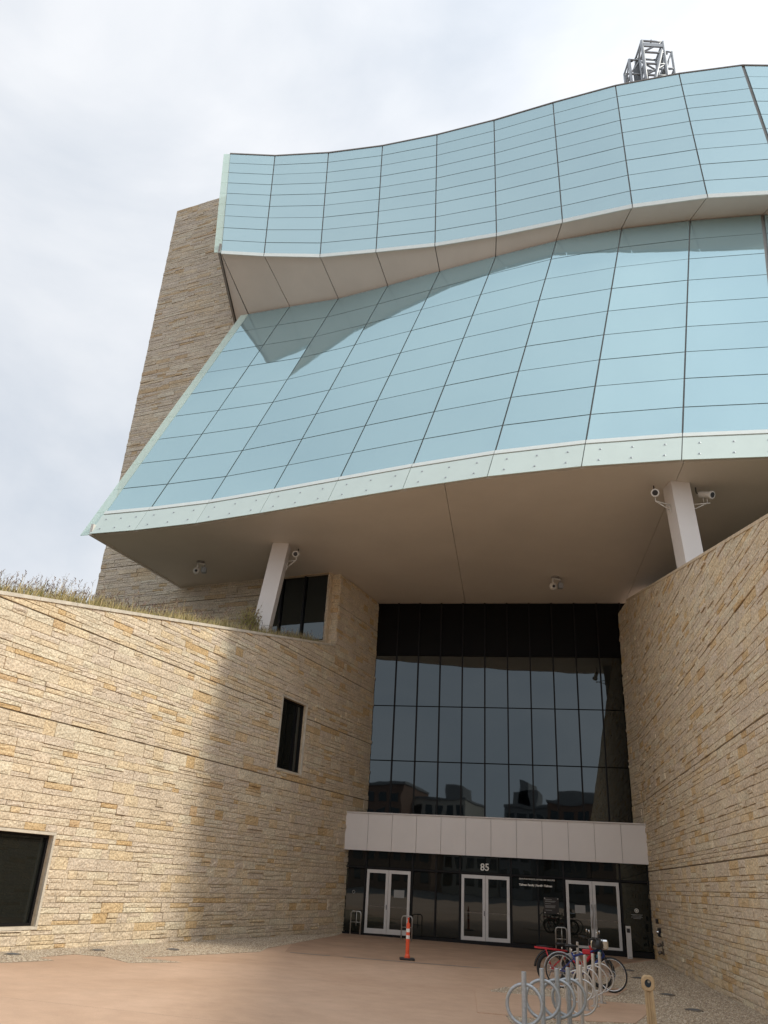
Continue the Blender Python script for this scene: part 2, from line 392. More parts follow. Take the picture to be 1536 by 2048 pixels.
# right stone wall
RA = RAD(10.2); RO = FM + FE * 5.93; RU = -V(math.sin(RA), math.cos(RA), 0); RN = V(-math.cos(RA), math.sin(RA), 0)
def rw(s, z, d=0.0): return RO + RU * s + RN * d + ZU * z
def ltop(s): return 10.44 - (s - 2.6) * 0.197
def rtop(s): return 13.06 - 0.253 * max(s, 0)
# tower face
TA = RAD(-66.0); TO = V(-8.97, 34.79, 0); TU = V(math.sin(TA), math.cos(TA), 0); TN = V(-math.cos(TA), math.sin(TA), 0)
def tw(s, z, d=0.0): return TO + TU * s + TN * d + ZU * z
SOF = 13.57

# ------------------------------------------------------------------ ashlar stonework
def clip(poly, a, b, c):
    """keep a*u + b*z <= c"""
    out = []
    for i in range(len(poly)):
        p, q = poly[i], poly[(i + 1) % len(poly)]
        dp, dq = a * p[0] + b * p[1] - c, a * q[0] + b * q[1] - c
        if dp <= 0: out.append(p)
        if dp * dq < 0:
            t = dp / (dp - dq); out.append((p[0] + (q[0] - p[0]) * t, p[1] + (q[1] - p[1]) * t))
    return out
def subtract(poly, holes):
    ps = [poly]
    for (u0, u1, z0, z1) in holes:
        nx = []
        for p in ps:
            us = [q[0] for q in p]; zs = [q[1] for q in p]
            if max(us) <= u0 or min(us) >= u1 or max(zs) <= z0 or min(zs) >= z1: nx.append(p); continue
            nx += [clip(p, 1, 0, u0), clip(p, -1, 0, -u1)]
            mid = clip(clip(p, -1, 0, -u0), 1, 0, u1)
            nx += [clip(mid, 0, 1, z0), clip(mid, 0, -1, -z1)]
        ps = [p for p in nx if len(p) >= 3]
    return ps
def courses(z0, z1, r, hs):
    out = []; z = z0
    while z < z1 - 0.02:
        h = r.choice(hs)
        if z1 - (z + h) < 0.09: h = z1 - z
        out.append((z, z + h)); z += h
    return out
def ashlar(u0, u1, joints, r, shape, holes=(), hs=(0.11, 0.13, 0.16, 0.19, 0.23, 0.27), lmin=0.25, lmax=0.88, gap=0.003):
    res = []
    for b in range(len(joints) - 1):
        for ci, (z0, z1) in enumerate(courses(joints[b] + 0.012, joints[b + 1] - 0.012, r, hs)):
            u = u0 - r.uniform(0, 0.4); h = z1 - z0
            while u < u1:
                L = r.uniform(lmin, lmax) * (0.8 + h * 1.4)
                a, c = max(u, u0), min(u + L, u1); u += L
                if c - a < 0.04: continue
                bits = [(z0, z1)]
                if h > 0.19 and r.random() < 0.38:
                    k = z0 + h * r.uniform(0.35, 0.65); bits = [(z0, k), (k, z1)]
                for (p, q) in bits:
                    g = gap
                    v = g * 1.7; rect = [(a + g, p + v), (c - g, p + v), (c - g, q - v), (a + g, q - v)]
                    for pc in subtract(rect, holes):
                        for sh in shape(pc):
                            us = [w[0] for w in sh]; zs = [w[1] for w in sh]
                            if len(sh) >= 3 and max(us) - min(us) > 0.03 and max(zs) - min(zs) > 0.025: res.append(sh)
    return res
LAST = 0.3
def stone_geo(m, poly, fr, r, dmin=0.030, dmax=0.046):
    n = len(poly); cu = sum(p[0] for p in poly) / n; cz = sum(p[1] for p in poly) / n
    w = max(p[0] for p in poly) - min(p[0] for p in poly); h = max(p[1] for p in poly) - min(p[1] for p in poly)
    d = r.uniform(dmin, dmax)
    if r.random() < 0.16: d += r.uniform(0.006, 0.030)
    b = min(0.007, 0.25 * min(w, h))
    def ins(p): return (p[0] + (b if p[0] < cu else -b) * r.uniform(0.6, 1.4), p[1] + (b if p[1] < cz else -b) * r.uniform(0.5, 1.2))
    inn = [ins(p) for p in poly]
    back = [fr(p[0], p[1], -0.005) for p in poly]; out = [fr(p[0] + r.uniform(-.003, .003), p[1] + r.uniform(-.003, .003), d - b * 0.9) for p in poly]
    top = [fr(p[0], p[1], d + r.uniform(-0.006, 0.006)) for p in inn]
    # front face split by two off-centre points for an uneven split face
    c1 = fr(cu - w * r.uniform(0.08, 0.24), cz + h * r.uniform(-.15, .15), d + r.uniform(-0.006, 0.014))
    c2 = fr(cu + w * r.uniform(0.08, 0.24), cz + h * r.uniform(-.15, .15), d + r.uniform(-0.006, 0.014))
    vs = back + out + top + [c1, c2]
    fs = []
    for i in range(n):
        j = (i + 1) % n
        fs += [(i, j, n + j, n + i), (n + i, n + j, 2 * n + j, 2 * n + i)]
    c1i, c2i = 3 * n, 3 * n + 1
    if n == 4:
        fs += [(8, 9, c2i, c1i), (9, 10, c2i), (10, 11, c1i, c2i), (11, 8, c1i)]
    else:
        fs += [(2 * n + i, 2 * n + (i + 1) % n, c1i) for i in range(n)]
    # orientation check: front should face along +d
    nr = np.cross(out[1] - out[0], out[2] - out[0]); outw = fr(0, 0, 1) - fr(0, 0, 0)
    if np.dot(nr, outw) < 0: fs = [f[::-1] for f in fs]
    global LAST
    if r.random() > 0.12: LAST = r.random() * 0.64 if r.random() < 0.85 else 0.62 + 0.38 * r.random()
    t = LAST * 0.93
    m.add(vs, fs, tone=t)
def lay(polys, fr, parent, mat, r, keep=300):
    sc = []
    for p in polys:
        cu = sum(q[0] for q in p) / len(p); cz = sum(q[1] for q in p) / len(p)
        x, y, zc = project(fr(cu, cz, 0)); ar = (max(q[0] for q in p) - min(q[0] for q in p)) * (max(q[1] for q in p) - min(q[1] for q in p))
        vis = 0 < x < 1536 and 0 < y < 2048 and zc > 0
        sc.append(ar / zc ** 2 if vis else 0)
    order = sorted(range(len(polys)), key=lambda i: -sc[i]); big = set(order[:keep])
    rest = MB()
    for i, p in enumerate(polys):
        if i in big:
            m = MB(); stone_geo(m, p, fr, r); m.build('stone', mat, parent, tone=True)
        else: stone_geo(rest, p, fr, r)
    rest.build('stones', mat, parent, kind='stuff', tone=True)

# --- left wall
r1 = random.Random(11)
wallL = thing('stone_wall', lw(9, 0.1), 'sunlit buff limestone wall with sloping grassy top left of the entrance', 'wall')
prof = [(-1.75, -0.4), (27, -0.4), (27, ltop(27)), (2.33, ltop(2.33)), (2.33, SOF), (-1.75, SOF)]
WIN_T = (4.24, 5.95, 5.24, 7.66); WIN_B = (15.38, 18.2, 0.6, 2.46)
holesL = [WIN_T, WIN_B]
# backing with two real openings: strips around the windows
m = MB()
def backing(m, poly, fr, holes, th):
    for p in subtract(poly, holes): m.prism([fr(u, z, 0) for u, z in p], fr(0, 0, -th) - fr(0, 0, 0))
backing(m, [(2.33, -0.4), (27, -0.4), (27, ltop(27)), (2.33, ltop(2.33))], lw, holesL, 0.5)
backing(m, [(-1.75, -0.4), (2.33, -0.4), (2.33, SOF - 0.004), (-1.75, SOF - 0.004)], lw, [], 0.5)
m.build('backing', 'mortar', wallL)
def shapeL(p):
    us = [q[0] for q in p]
    def slope(pp): return clip(pp, 0.197, 1, 10.44 + 2.6 * 0.197 - 0.05)
    if max(us) <= 2.33: return [clip(p, 0, 1, SOF - 0.01)]
    right = clip(p, -1, 0, -2.33)
    cl = slope(right)
    if min(us) >= 2.33: return [cl] if len(cl) >= 3 else []
    if len(cl) == len(right) and all(abs(a[0] - b[0]) + abs(a[1] - b[1]) < 1e-6 for a, b in zip(cl, right)): return [p]
    return [q for q in (clip(p, 1, 0, 2.33), cl) if len(q) >= 3]
frameL = [(a - 0.07, b + 0.07, c - 0.07, d + 0.07) for a, b, c, d in holesL]
polys = ashlar(-1.6, 27, [-0.2, 4.92, 7.22, 9.4, 12.2, 13.62], r1, shapeL, frameL)
lay(polys, lw, wallL, 'limestone', r1)
def grooves(parent, fr, zs, segs):
    m = MB()
    for z, (a, b) in zip(zs, segs):
        P = [fr(a, z - 0.013, 0.012), fr(b, z - 0.013, 0.012), fr(b, z + 0.013, 0.012), fr(a, z + 0.013, 0.012)]
        m.prism(P, fr(0, 0, -0.01) - fr(0, 0, 0))
    m.build('joint_groove', 'groove', parent)
grooves(wallL, lw, [4.92, 7.22, 7.22, 9.4, 12.2], [(-1.6, 27), (-1.6, 4.16), (6.03, 18.8), (-1.6, 7.4), (-1.6, 2.3)])
# end face of the raised block
polys = ashlar(0.0, 0.5, [10.3, 12.2, 13.62], r1, lambda p: [clip(p, 0, 1, SOF - 0.01)], lmin=0.3, lmax=0.6)
mm = MB()
for p in polys: stone_geo(mm, p, lambda u, z, d=0.0: lw(2.33 + d, z, -u), r1)
mm.build('stones', 'limestone', wallL, kind='stuff', tone=True)
# coping slabs
s = 2.42
while s < 27:
    e = min(s + 1.15, 27); m = MB()
    a, b = lw(s + 0.004, ltop(s) - 0.05, 0.075), lw(e - 0.004, ltop(e) - 0.05, 0.075)
    dn = ZU * 0.085; bk = LN * -0.62
    m.prism([a, b, b + dn, a + dn], bk); m.build('coping_slab', 'coping', wallL); s += 1.15
def wall_window(parent, fr, rect, mull, depth=0.13):
    u0, u1, z0, z1 = rect; cu, cz = (u0 + u1) / 2, (z0 + z1) / 2
    ax = (fr(1, 0) - fr(0, 0), ZU, fr(0, 0, 1) - fr(0, 0, 0))
    w = MB()   # stone surround
    for (a, b, c, d) in ((u0 - 0.07, u1 + 0.07, z1, z1 + 0.065), (u0 - 0.07, u1 + 0.07, z0 - 0.065, z0), (u0 - 0.07, u0, z0, z1), (u1, u1 + 0.07, z0, z1)):
        w.box(fr((a + b) / 2, (c + d) / 2, -0.02), ((b - a) / 2 - 0.002, (d - c) / 2 - 0.002, 0.075), ax)
    win = w.build('window', 'coping', parent)
    f = MB(); t = 0.06
    for (a, b, c, d) in ((u0, u1, z1 - t, z1), (u0, u1, z0, z0 + t), (u0, u0 + t, z0 + t, z1 - t), (u1 - t, u1, z0 + t, z1 - t)) + tuple((q - 0.03, q + 0.03, z0 + t, z1 - t) for q in mull):
        f.box(fr((a + b) / 2, (c + d) / 2, -depth), ((b - a) / 2 - 0.001, (d - c) / 2 - 0.001, 0.05), ax)
    f.build('window_frame', 'black_frame', win)
    edges = [u0 + t] + list(mull) + [u1 - t]
    for a, b in zip(edges[:-1], edges[1:]):
        g = MB(); g.box(fr((a + b) / 2, cz, -depth - 0.02), ((b - a) / 2, (z1 - z0) / 2 - t, 0.012), ax); g.build('pane', 'door_glass', win)
    return win
wall_window(wallL, lw, WIN_T, [4.75])
wall_window(wallL, lw, WIN_B, [16.8])

# --- right wall
r2 = random.Random(22)
wallR = thing('stone_wall', rw(9, 0), 'shaded tan limestone wall rising right of the entrance behind the bike racks', 'wall')
KO = rw(0, 0); KE = fac(5.70, -1.7, 0); KU = unit(KE - KO); KN = np.cross(KU, ZU); KN = KN if KN @ FE < 0 else -KN; KL = np.linalg.norm(KE - KO)
def kw(s, z, d=0.0): return KO + KU * s + KN * d + ZU * z
m = MB()
m.prism([rw(0, -0.4), rw(26, -0.4), rw(26, rtop(26)), rw(0, rtop(0))], -RN * 0.6)
m.prism([kw(0, -0.4, -0.001), kw(KL, -0.4, -0.001), kw(KL, 13.05, -0.001), kw(0, 13.05, -0.001)], -KN * 0.6)
m.build('backing', 'mortar', wallR)
jr = [-0.5, 2.72, 5.10, 7.45, 9.8, 12.15, 13.2]
polys = ashlar(0.0, 26, jr, r2, lambda p: [clip(p, 0.253, 1, 13.06 - 0.03)], hs=(0.10, 0.12, 0.15, 0.18, 0.22))
lay(polys, rw, wallR, 'limestone', r2)
grooves(wallR, rw, jr[1:-1], [(0, 26), (0, 26), (0, 22), (0, 12.6), (0, 3.4)])
polys = ashlar(0.03, KL, jr, r2, lambda p: [clip(p, 0, 1, 13.03)])
mm = MB()
for p in polys: stone_geo(mm, p, kw, r2)
mm.build('stones', 'limestone', wallR, kind='stuff', tone=True)
s = 0.0
while s < 26:
    m = MB(); e = min(s + 1.15, 26)
    a, b = rw(s + 0.004, rtop(s) - 0.03, 0.06), rw(e - 0.004, rtop(e) - 0.03, 0.06); dn = ZU * 0.07
    m.prism([a, b, b + dn, a + dn], -RN * 0.68); m.build('coping_slab', 'mortar', wallR); s += 1.15

# berms of earth behind the two walls
m = MB(); q = []
for k in range(26):
    s = 2.4 + k
    q += [lw(s, ltop(s) - 0.02, -0.45), lw(s, ltop(s) + 0.25, -3.2), lw(s, ltop(s) + 0.5, -16)]
m.add(q, [(3 * k + j, 3 * k + j + 1, 3 * k + j + 4, 3 * k + j + 3) for k in range(25) for j in range(2)])
m.build('left_berm', 'soil', kind='structure')
m = MB(); q = []
for k in range(25):
    q += [rw(k, rtop(k) - 0.05, -0.55), rw(k, rtop(k) + 0.1, -14)]
m.add(q, [(2 * k, 2 * k + 1, 2 * k + 3, 2 * k + 2) for k in range(24)])
m.build('right_berm', 'soil', kind='structure')

# ------------------------------------------------------------------ museum: tower, glass tiers, soffits, columns, curtain wall
museum = thing('museum_building', V(0, 36, 0), 'pale blue glass museum with two curved glazed tiers and a stone tower', 'building')
r3 = random.Random(33)
TWIN = (-7.44, -4.25, 10.66, SOF - 0.02)
m = MB()
for p in subtract([(-7.55, 6.5), (5.05, 6.5), (5.05, SOF), (-7.55, SOF)], [TWIN]): m.prism([tw(u, z, 0) for u, z in p], -TN * 0.6)
m.prism([tw(-4.0, SOF + 0.01), tw(5.05, SOF + 0.01), tw(5.05, 38.2), tw(-4.0, 38.2)], -TN * 7)
m.prism([tw(-4.0, 6.5, -0.62), tw(5.05, 6.5, -0.62), tw(5.05, SOF, -0.62), tw(-4.0, SOF, -0.62)], -TN * 6.4)
tower = m.build('stone_tower', 'mortar', museum); tower['label'] = 'weathered limestone tower rising behind the glass tiers'
jt = [6.6, 8.6, 10.75, 12.85, 14.95, 17.1, 19.25, 21.4, 23.55, 25.68, 27.8, 29.9, 32.0, 34.1, 36.15, 38.2]
def shapeT(p):
    p = clip(p, 0, 1, 38.2)
    if len(p) < 3: return []
    if min(q[1] for q in p) > SOF: p = clip(p, -1, 0, 2.2)
    return [p] if len(p) >= 3 else []
polys = ashlar(-7.5, 5.06, jt, r3, shapeT, [TWIN], hs=(0.1, 0.13, 0.16, 0.2, 0.24), lmax=1.2)
lay(polys, tw, tower, 'tower_stone', r3)
grooves(tower, tw, jt[3:-1], [(-4.2, 5.05)] + [(-2.2, 5.05)] * (len(jt) - 5))
# window beside the raised block, under the soffit
wf = MB(); ax = (TU, ZU, TN)
u0, u1, z0, z1 = TWIN
for (a, b, c, d) in ((u0, u1, z0, z0 + 0.07), (u0, u0 + 0.06, z0, z1), (u1 - 0.06, u1, z0, z1), (-6.35, -6.27, z0 + .07, z1), (-5.25, -5.17, z0 + .07, z1)):
    wf.box(tw((a + b) / 2, (c + d) / 2, -0.12), ((b - a) / 2, (d - c) / 2, 0.07), ax)
wf = wf.build('window', 'black_frame', museum)
for a, b in ((u0 + .06, -6.35), (-6.27, -5.25), (-5.17, u1 - .06)):
    MB().box(tw((a + b) / 2, (z0 + z1) / 2, -0.16), ((b - a) / 2, (z1 - z0) / 2, 0.012), ax).build('pane', 'curtain_glass', wf)
# small instrument on the tower roof
m = MB(); m.box(tw(3.05, 38.35, -0.4), (0.16, 0.12, 0.2)); m.tube([tw(2.8, 38.1, -0.4), tw(2.8, 38.8, -0.4)], 0.03); m.tube([tw(3.2, 38.5, -.4), tw(3.2, 38.75, -.4)], 0.05)
m.build('roof_instrument', 'cam_white', museum)

LB = [(-11.428, 29.013), (-9.479, 28.361), (-6.945, 27.337), (-4.419, 26.094), (-1.934, 24.802), (0.581, 23.508), (3.182, 22.284), (5.89, 21.281), (8.65, 20.533)]
LT = [(-7.54, 33.244), (-5.338, 32.458), (-2.862, 31.631), (-0.438, 30.471), (1.969, 29.26), (4.418, 28.07), (6.919, 26.901), (9.535, 26.01), (12.238, 25.313), (15.066, 24.761)]
UB = [(-8.746, 30.618, 29.55), (-6.578, 30.398, 29.35), (-3.801, 30.024, 29.15), (-1.09, 29.251, 28.95), (1.646, 28.426, 28.75), (4.339, 27.374, 28.55), (7.029, 26.152, 28.35), (9.683, 24.903, 28.15), (12.448, 23.966, 27.95)]
UT = [(-9.662, 32.173), (-7.16, 32.133), (-4.177, 31.724), (-1.222, 31.059), (1.658, 30.158), (4.53, 29.074), (7.334, 27.861), (10.171, 26.727), (13.006, 25.903), (15.834, 25.284)]
LB = [V(x, y, SOF) for x, y in LB]; LT = [V(x, y, 27.97) for x, y in LT]
UB = [V(*p) for p in UB]; UT = [V(x, y, 38.0) for x, y in UT]
LB.append(LT[9] - V(3.55, 4.8, 14.4)); UB.append(UB[-1] + (UT[9] - UT[8]) * 1.02 + V(0, 0, -0.2))
for k in range(1, 4):
    st = V(2.75, -0.25 + 0.12 * k, 0)
    LB.append(LB[-1] + st); LT.append(LT[-1] + st); UB.append(UB[-1] + st); UT.append(UT[-1] + st)
for L_ in (LB,):
    for p in L_: p[2] = L_[0][2]
NC = len(LB) - 1
LR = [0.0, 0.108, 0.215, 0.322, 0.428, 0.532, 0.634, 0.734, 0.833, 0.918]
UR = [i / 9 for i in range(10)]; UR = [0, .102, .208, .317, .426, .540, .654, .769, .887, .985]

def quad_slab(A, B, C, D, gu, gv, th, name, mat, parent, lift=0.0, gu1=None):
    """A,B top left/right, D,C bottom left/right; gaps in metres on each side"""
    gu1 = gu if gu1 is None else gu1
    wu = 0.5 * (np.linalg.norm(B - A) + np.linalg.norm(C - D)); wv = 0.5 * (np.linalg.norm(D - A) + np.linalg.norm(C - B))
    a0, a1, b = gu / wu, gu1 / wu, gv / wv
    f = lambda s, t: (A * (1 - s) + B * s) * (1 - t) + (D * (1 - s) + C * s) * t
    n = unit(np.cross(B - A, D - A)); n = n if n[1] < 0 else -n
    P = [f(a0, b) + n * lift, f(1 - a1, b) + n * lift, f(1 - a1, 1 - b) + n * lift, f(a0, 1 - b) + n * lift]
    m = MB(); m.prism(P, -n * th)
    # chosen so the extruded side faces inwards
    return m.build(name, mat, parent)
def tier(T, B, rows, mat, core_mat, name, label, back_pts, top_z):
    # core behind the glass
    m = MB(); nv = len(T)
    off = []
    for i in range(nv):
        a, b = T[max(i - 1, 0)], T[min(i + 1, nv - 1)]; t = unit(b - a); n = unit(np.cross(t, B[i] - T[i])); n = n if n[1] > 0 else -n
        off.append(n)
    tv = [T[i] + off[i] * 0.06 for i in range(nv)]; bv = [B[i] + (T[i] - B[i]) * 0.014 + off[i] * 0.06 for i in range(nv)]
    tb = [V(*p, T[0][2]) for p in back_pts[0]]; bb = [V(*p, bv[-1][2] if k == 0 else bv[0][2]) for k, p in enumerate(back_pts[1])]
    top = tv + tb; bot = bv + bb; n = len(top)
    vs = top + list(bot)
    fs = [(i, (i + 1) % n, n + (i + 1) % n, n + i) for i in range(nv - 1, n)] + [tuple(range(n)), tuple(range(n, 2 * n))]
    m.add(vs, fs)
    nr = 11; gv = [tv[i] + (bv[i] - tv[i]) * (j / (nr - 1)) for i in range(nv) for j in range(nr)]
    m.add(gv, [(i * nr + j, (i + 1) * nr + j, (i + 1) * nr + j + 1, i * nr + j + 1) for i in range(nv - 1) for j in range(nr - 1)])
    core = m.build(name, core_mat, museum); core['label'] = label
    for i in range(nv - 1):
        for j in range(len(rows) - 1):
            f = lambda k, t: T[k] + (B[k] - T[k]) * t
            gl = 0.075 if i == 9 else 0.027; gr = 0.075 if i == 8 else 0.027
            q = quad_slab(f(i, rows[j]), f(i + 1, rows[j]), f(i + 1, rows[j + 1]), f(i, rows[j + 1]), gl, 0.020, 0.03, 'glass_panel', mat, core, lift=rng.uniform(-.004, .004), gu1=gr)
    return core
low = tier(LT, LB, LR, 'facade_glass', 'joint', 'lower_glazing', 'lower leaning curved tier of blue glass panels', ([(22, 40), (-6.5, 34.2)], [(22, 40), tuple(tw(0.3, 0)[:2])]), 28)
upp = tier(UT, UB, UR, 'facade_glass_high', 'joint', 'upper_glazing', 'upper overhanging wavy tier of blue glass panels', ([(26, 44), (-9.4, 38)], [(26, 44), (-8.6, 37)]), 38)
# roof edge trim, lower glass fins, white trims
for i in range(NC):
    f = lambda k, t: LT[k] + (LB[k] - LT[k]) * t
    gl = 0.05 if i == 9 else 0.012; gr = 0.05 if i == 8 else 0.012
    quad_slab(f(i, 0.934), f(i + 1, 0.934), f(i + 1, 1.0), f(i, 1.0), gl, 0.008, 0.03, 'edge_fin', 'frit_panel', low, lift=0.05, gu1=gr)
    quad_slab(f(i, 0.919), f(i + 1, 0.919), f(i + 1, 0.931), f(i, 0.931), gl, 0.01, 0.05, 'trim_strip', 'white_trim', low, lift=0.05, gu1=gr)
    # stand-off bolts, two rows
    m = MB(); A, B_, C, D = f(i, 0.934), f(i + 1, 0.934), f(i + 1, 1.0), f(i, 1.0); n = unit(np.cross(B_ - A, D - A)); n = n if n[1] < 0 else -n
    for t in (0.27, 0.76):
        for sgm in (0.17, 0.5, 0.83):
            c = (A * (1 - sgm) + B_ * sgm) * (1 - t) + (D * (1 - sgm) + C * sgm) * t + n * 0.05
            m.lathe(c, [(0.035, 0), (0.035, 0.012), (0.022, 0.02), (0.008, 0.021)], 8, n)
    m.build('bolts', 'galvanised', low, kind='stuff')
    quad_slab(UT[i] + (UB[i] - UT[i]) * 0.986, UT[i + 1] + (UB[i + 1] - UT[i + 1]) * 0.986, UB[i + 1] - V(0, 0, 0.1), UB[i] - V(0, 0, 0.1), 0.02, 0.006, 0.04, 'trim_strip', 'white_trim', upp, lift=0.03)
    m = MB(); a, b = UT[i], UT[i + 1]; m.prism([a + V(0, -.03, .0), b + V(0, -.03, .0), b + V(0, 0.5, .0), a + V(0, 0.5, .0)], V(0, 0, 0.06)); m.build('roof_edge', 'fascia_dark', upp)
# translucent glass fins along the left ends
eL = unit(LB[0] - LB[1]); eU = unit(UB[0] - UB[1])
for j in range(len(LR)):
    t0 = LR[j]; t1 = LR[j + 1] if j < len(LR) - 1 else 1.0
    a, b = LT[0] + (LB[0] - LT[0]) * t0, LT[0] + (LB[0] - LT[0]) * t1
    quad_slab(a + eL * 0.44, a, b, b + eL * 0.44, 0.0, 0.012, 0.03, 'edge_fin', 'fin_glass', low)
for j in range(9):
    a, b = UT[0] + (UB[0] - UT[0]) * UR[j], UT[0] + (UB[0] - UT[0]) * (UR[j + 1] if j < 8 else 1.0)
    quad_slab(a + eU * 0.36, a, b, b + eU * 0.36, 0.0, 0.012, 0.03, 'edge_fin', 'fin_glass', upp)

# lower soffit: three big panels with seams
def half(poly, p, q, side, g):
    d = unit(q - p); nn = V(-d[1], d[0], 0) * side
    P = [(a[0], a[1]) for a in poly]
    c = nn[0] * p[0] + nn[1] * p[1] - g
    return [V(u, z, 0) for u, z in clip(P, nn[0], nn[1], c)]
fr_edge = [p + V(0.0, 0.10, 0) for p in LB]
fr_edge[0] = LB[0] + V(0.12, 0.05, 0)
poly = fr_edge + [V(22, 38, 0), V(-4, 38, 0), tw(0.0, 0)]
s1 = (V(8.65, 20.0, 0), V(10.81, 33.34, 0)); s2 = (V(1.8, 22.4, 0), V(3.9, 34.5, 0))
sof = MB(); sof.prism([V(p[0], p[1], SOF + 0.09) for p in poly], V(0, 0, 0.2)); sof = sof.build('soffit', 'fascia_dark', museum)
for pc in (half(poly, *s2, -1, 0.008), half(half(poly, *s2, 1, 0.008), *s1, -1, 0.008), half(poly, *s1, 1, 0.008)):
    if len(pc) >= 3:
        MB().prism([V(p[0], p[1], SOF + 0.002) for p in pc], V(0, 0, 0.08)).build('soffit_panel', 'soffit_panel', sof)
# dark fascia along the soffit's left edge
m = MB(); a, b = LB[0] + V(-0.02, 0.0, 0), tw(0.12, SOF)
m.prism([a + V(0, 0, -0.03), b + V(0, 0, -0.03), b + V(0, 0, 0.45), a + V(0, 0, 0.45)], unit(np.cross(b - a, ZU)) * 0.12); m.build('fascia', 'soffit_panel', museum)
# upper soffit: one sloping panel per bay
ups = MB(); q = []
for p_, l_ in zip(UB, LT): q += [p_ + V(0, 0.16, 0.14), l_ + V(0, 0.3, 0.2)]
ups.add(q, [(2 * i, 2 * i + 2, 2 * i + 3, 2 * i + 1) for i in range(NC)]); ups = ups.build('upper_soffit', 'fascia_dark', museum)
def bay(A, B_, C, D):
    e = unit(B_ - A) * 0.02; e2 = unit(C - D) * 0.02; P = [A + e, B_ - e, C - e2, D + e2]; g = 7
    m = MB(); q = [(P[0] * (1 - u) + P[1] * u) * (1 - v) + (P[3] * (1 - u) + P[2] * u) * v for v in np.linspace(0, 1, g) for u in np.linspace(0, 1, g)]
    m.add(q, [(a * g + b, a * g + b + 1, (a + 1) * g + b + 1, (a + 1) * g + b) for a in range(g - 1) for b in range(g - 1)], smooth=True)
    m.add(P + [p + V(0, 0, 0.08) for p in P], [(0, 4, 5, 1), (1, 5, 6, 2), (2, 6, 7, 3), (3, 7, 4, 0)]); m.build('soffit_panel', 'soffit_panel', ups)
LTS = [p + V(0.0, 0.12, 0.05) for p in LT]
for i in range(NC): bay(UB[i] + V(0, 0.06, 0.0), UB[i + 1] + V(0, 0.06, 0.0), LTS[i + 1], LTS[i])
KT = tw(-0.75, 28.15, 0.02)
m = MB(); P = [UB[0] + V(-0.02, 0.06, 0), LTS[0] - V(0.05, 0, 0), KT]; m.add(P + [p + V(0, 0, .08) for p in P], [(0, 1, 2), (3, 5, 4), (0, 3, 4, 1), (1, 4, 5, 2), (2, 5, 3, 0)]); m.build('soffit_panel', 'soffit_panel', ups)
m = MB(); a, b = UB[0] + V(-0.06, 0.02, -0.02), KT + V(-0.06, 0.1, -0.05); m.prism([a, b, b + V(0, 0, 1.2), a + V(0, 0, 0.6)], V(-0.10, 0, 0)); m.build('fascia', 'fascia_dark', museum)

# leaning clad columns
def column(top, bot, w, d, yaw):
    ax = (V(math.cos(yaw), math.sin(yaw), 0), V(-math.sin(yaw), math.cos(yaw), 0))
    base = MB(); k = 0.62
    def ringp(c, sx): return [c + ax[0] * i * w / 2 * sx + ax[1] * j * d / 2 * sx for i, j in ((-1, -1), (1, -1), (1, 1), (-1, 1))]
    def lerp(t): return top + (bot - top) * t
    core = MB(); core.add(ringp(lerp(0), 0.96) + ringp(lerp(1), 0.96), [(0, 1, 5, 4), (1, 2, 6, 5), (2, 3, 7, 6), (3, 0, 4, 7), (0, 3, 2, 1), (4, 5, 6, 7)])
    c = core.build('column', 'joint', museum)
    h = np.linalg.norm(bot - top); gp = 0.008 / h
    for t0, t1 in ((0, k - gp), (k + gp, 1)):
        p = MB(); p.add(ringp(lerp(t0), 1) + ringp(lerp(t1), 1), [(0, 4, 5, 1), (1, 5, 6, 2), (2, 6, 7, 3), (3, 7, 4, 0)])
        p.build('cladding_panel', 'clad_white', c)
    return ax
cl = column(V(-3.90, 29.02, SOF), V(-4.52, 28.95, 8.2), 0.62, 0.60, RAD(-3))
cr = column(V(9.05, 22.12, SOF), V(9.42, 22.12, 8.4), 0.60, 0.60, RAD(4))

# curtain wall above the canopy
cwt = [(e / 11 * 10.78 - 5.02) for e in range(12)]; cwz = [4.0, 6.57, 8.88, 11.12, SOF]
CO = -1.58
axf = (FE, ZU, FN); CA = RAD(10.6); CE = V(math.cos(CA), -math.sin(CA), 0); CN = V(-math.sin(CA), -math.cos(CA), 0); axc = (CE, ZU, CN)
C0 = fac(-5.02, CO, 0)
def cwp(e, off, z): return C0 + CE * (e + 5.02) + CN * (off - CO) + ZU * z
m = MB(); m.box(cwp(0.30, CO - 0.2, 8.7), (5.75, 4.9, 0.1), axc)
cwall = m.build('curtain_wall', 'spandrel_black', museum); cwall['label'] = 'tall dark curtain wall with black mullions above the entrance'
for i in range(11):
    for j in range(4):
        MB().box(cwp((cwt[i] + cwt[i + 1]) / 2, CO - 0.03 + rng.uniform(-.002, .002), (cwz[j] + cwz[j + 1]) / 2), ((cwt[i + 1] - cwt[i]) / 2 - 0.03, (cwz[j + 1] - cwz[j]) / 2 - 0.022, 0.012), axc).build('pane' if j < 3 else 'spandrel_panel', 'curtain_glass' if j < 3 else 'spandrel_black', cwall)
for e in cwt: MB().box(cwp(e, CO + 0.01, 8.7), (0.028, 4.86, 0.05), axc).build('mullion', 'black_frame', cwall)

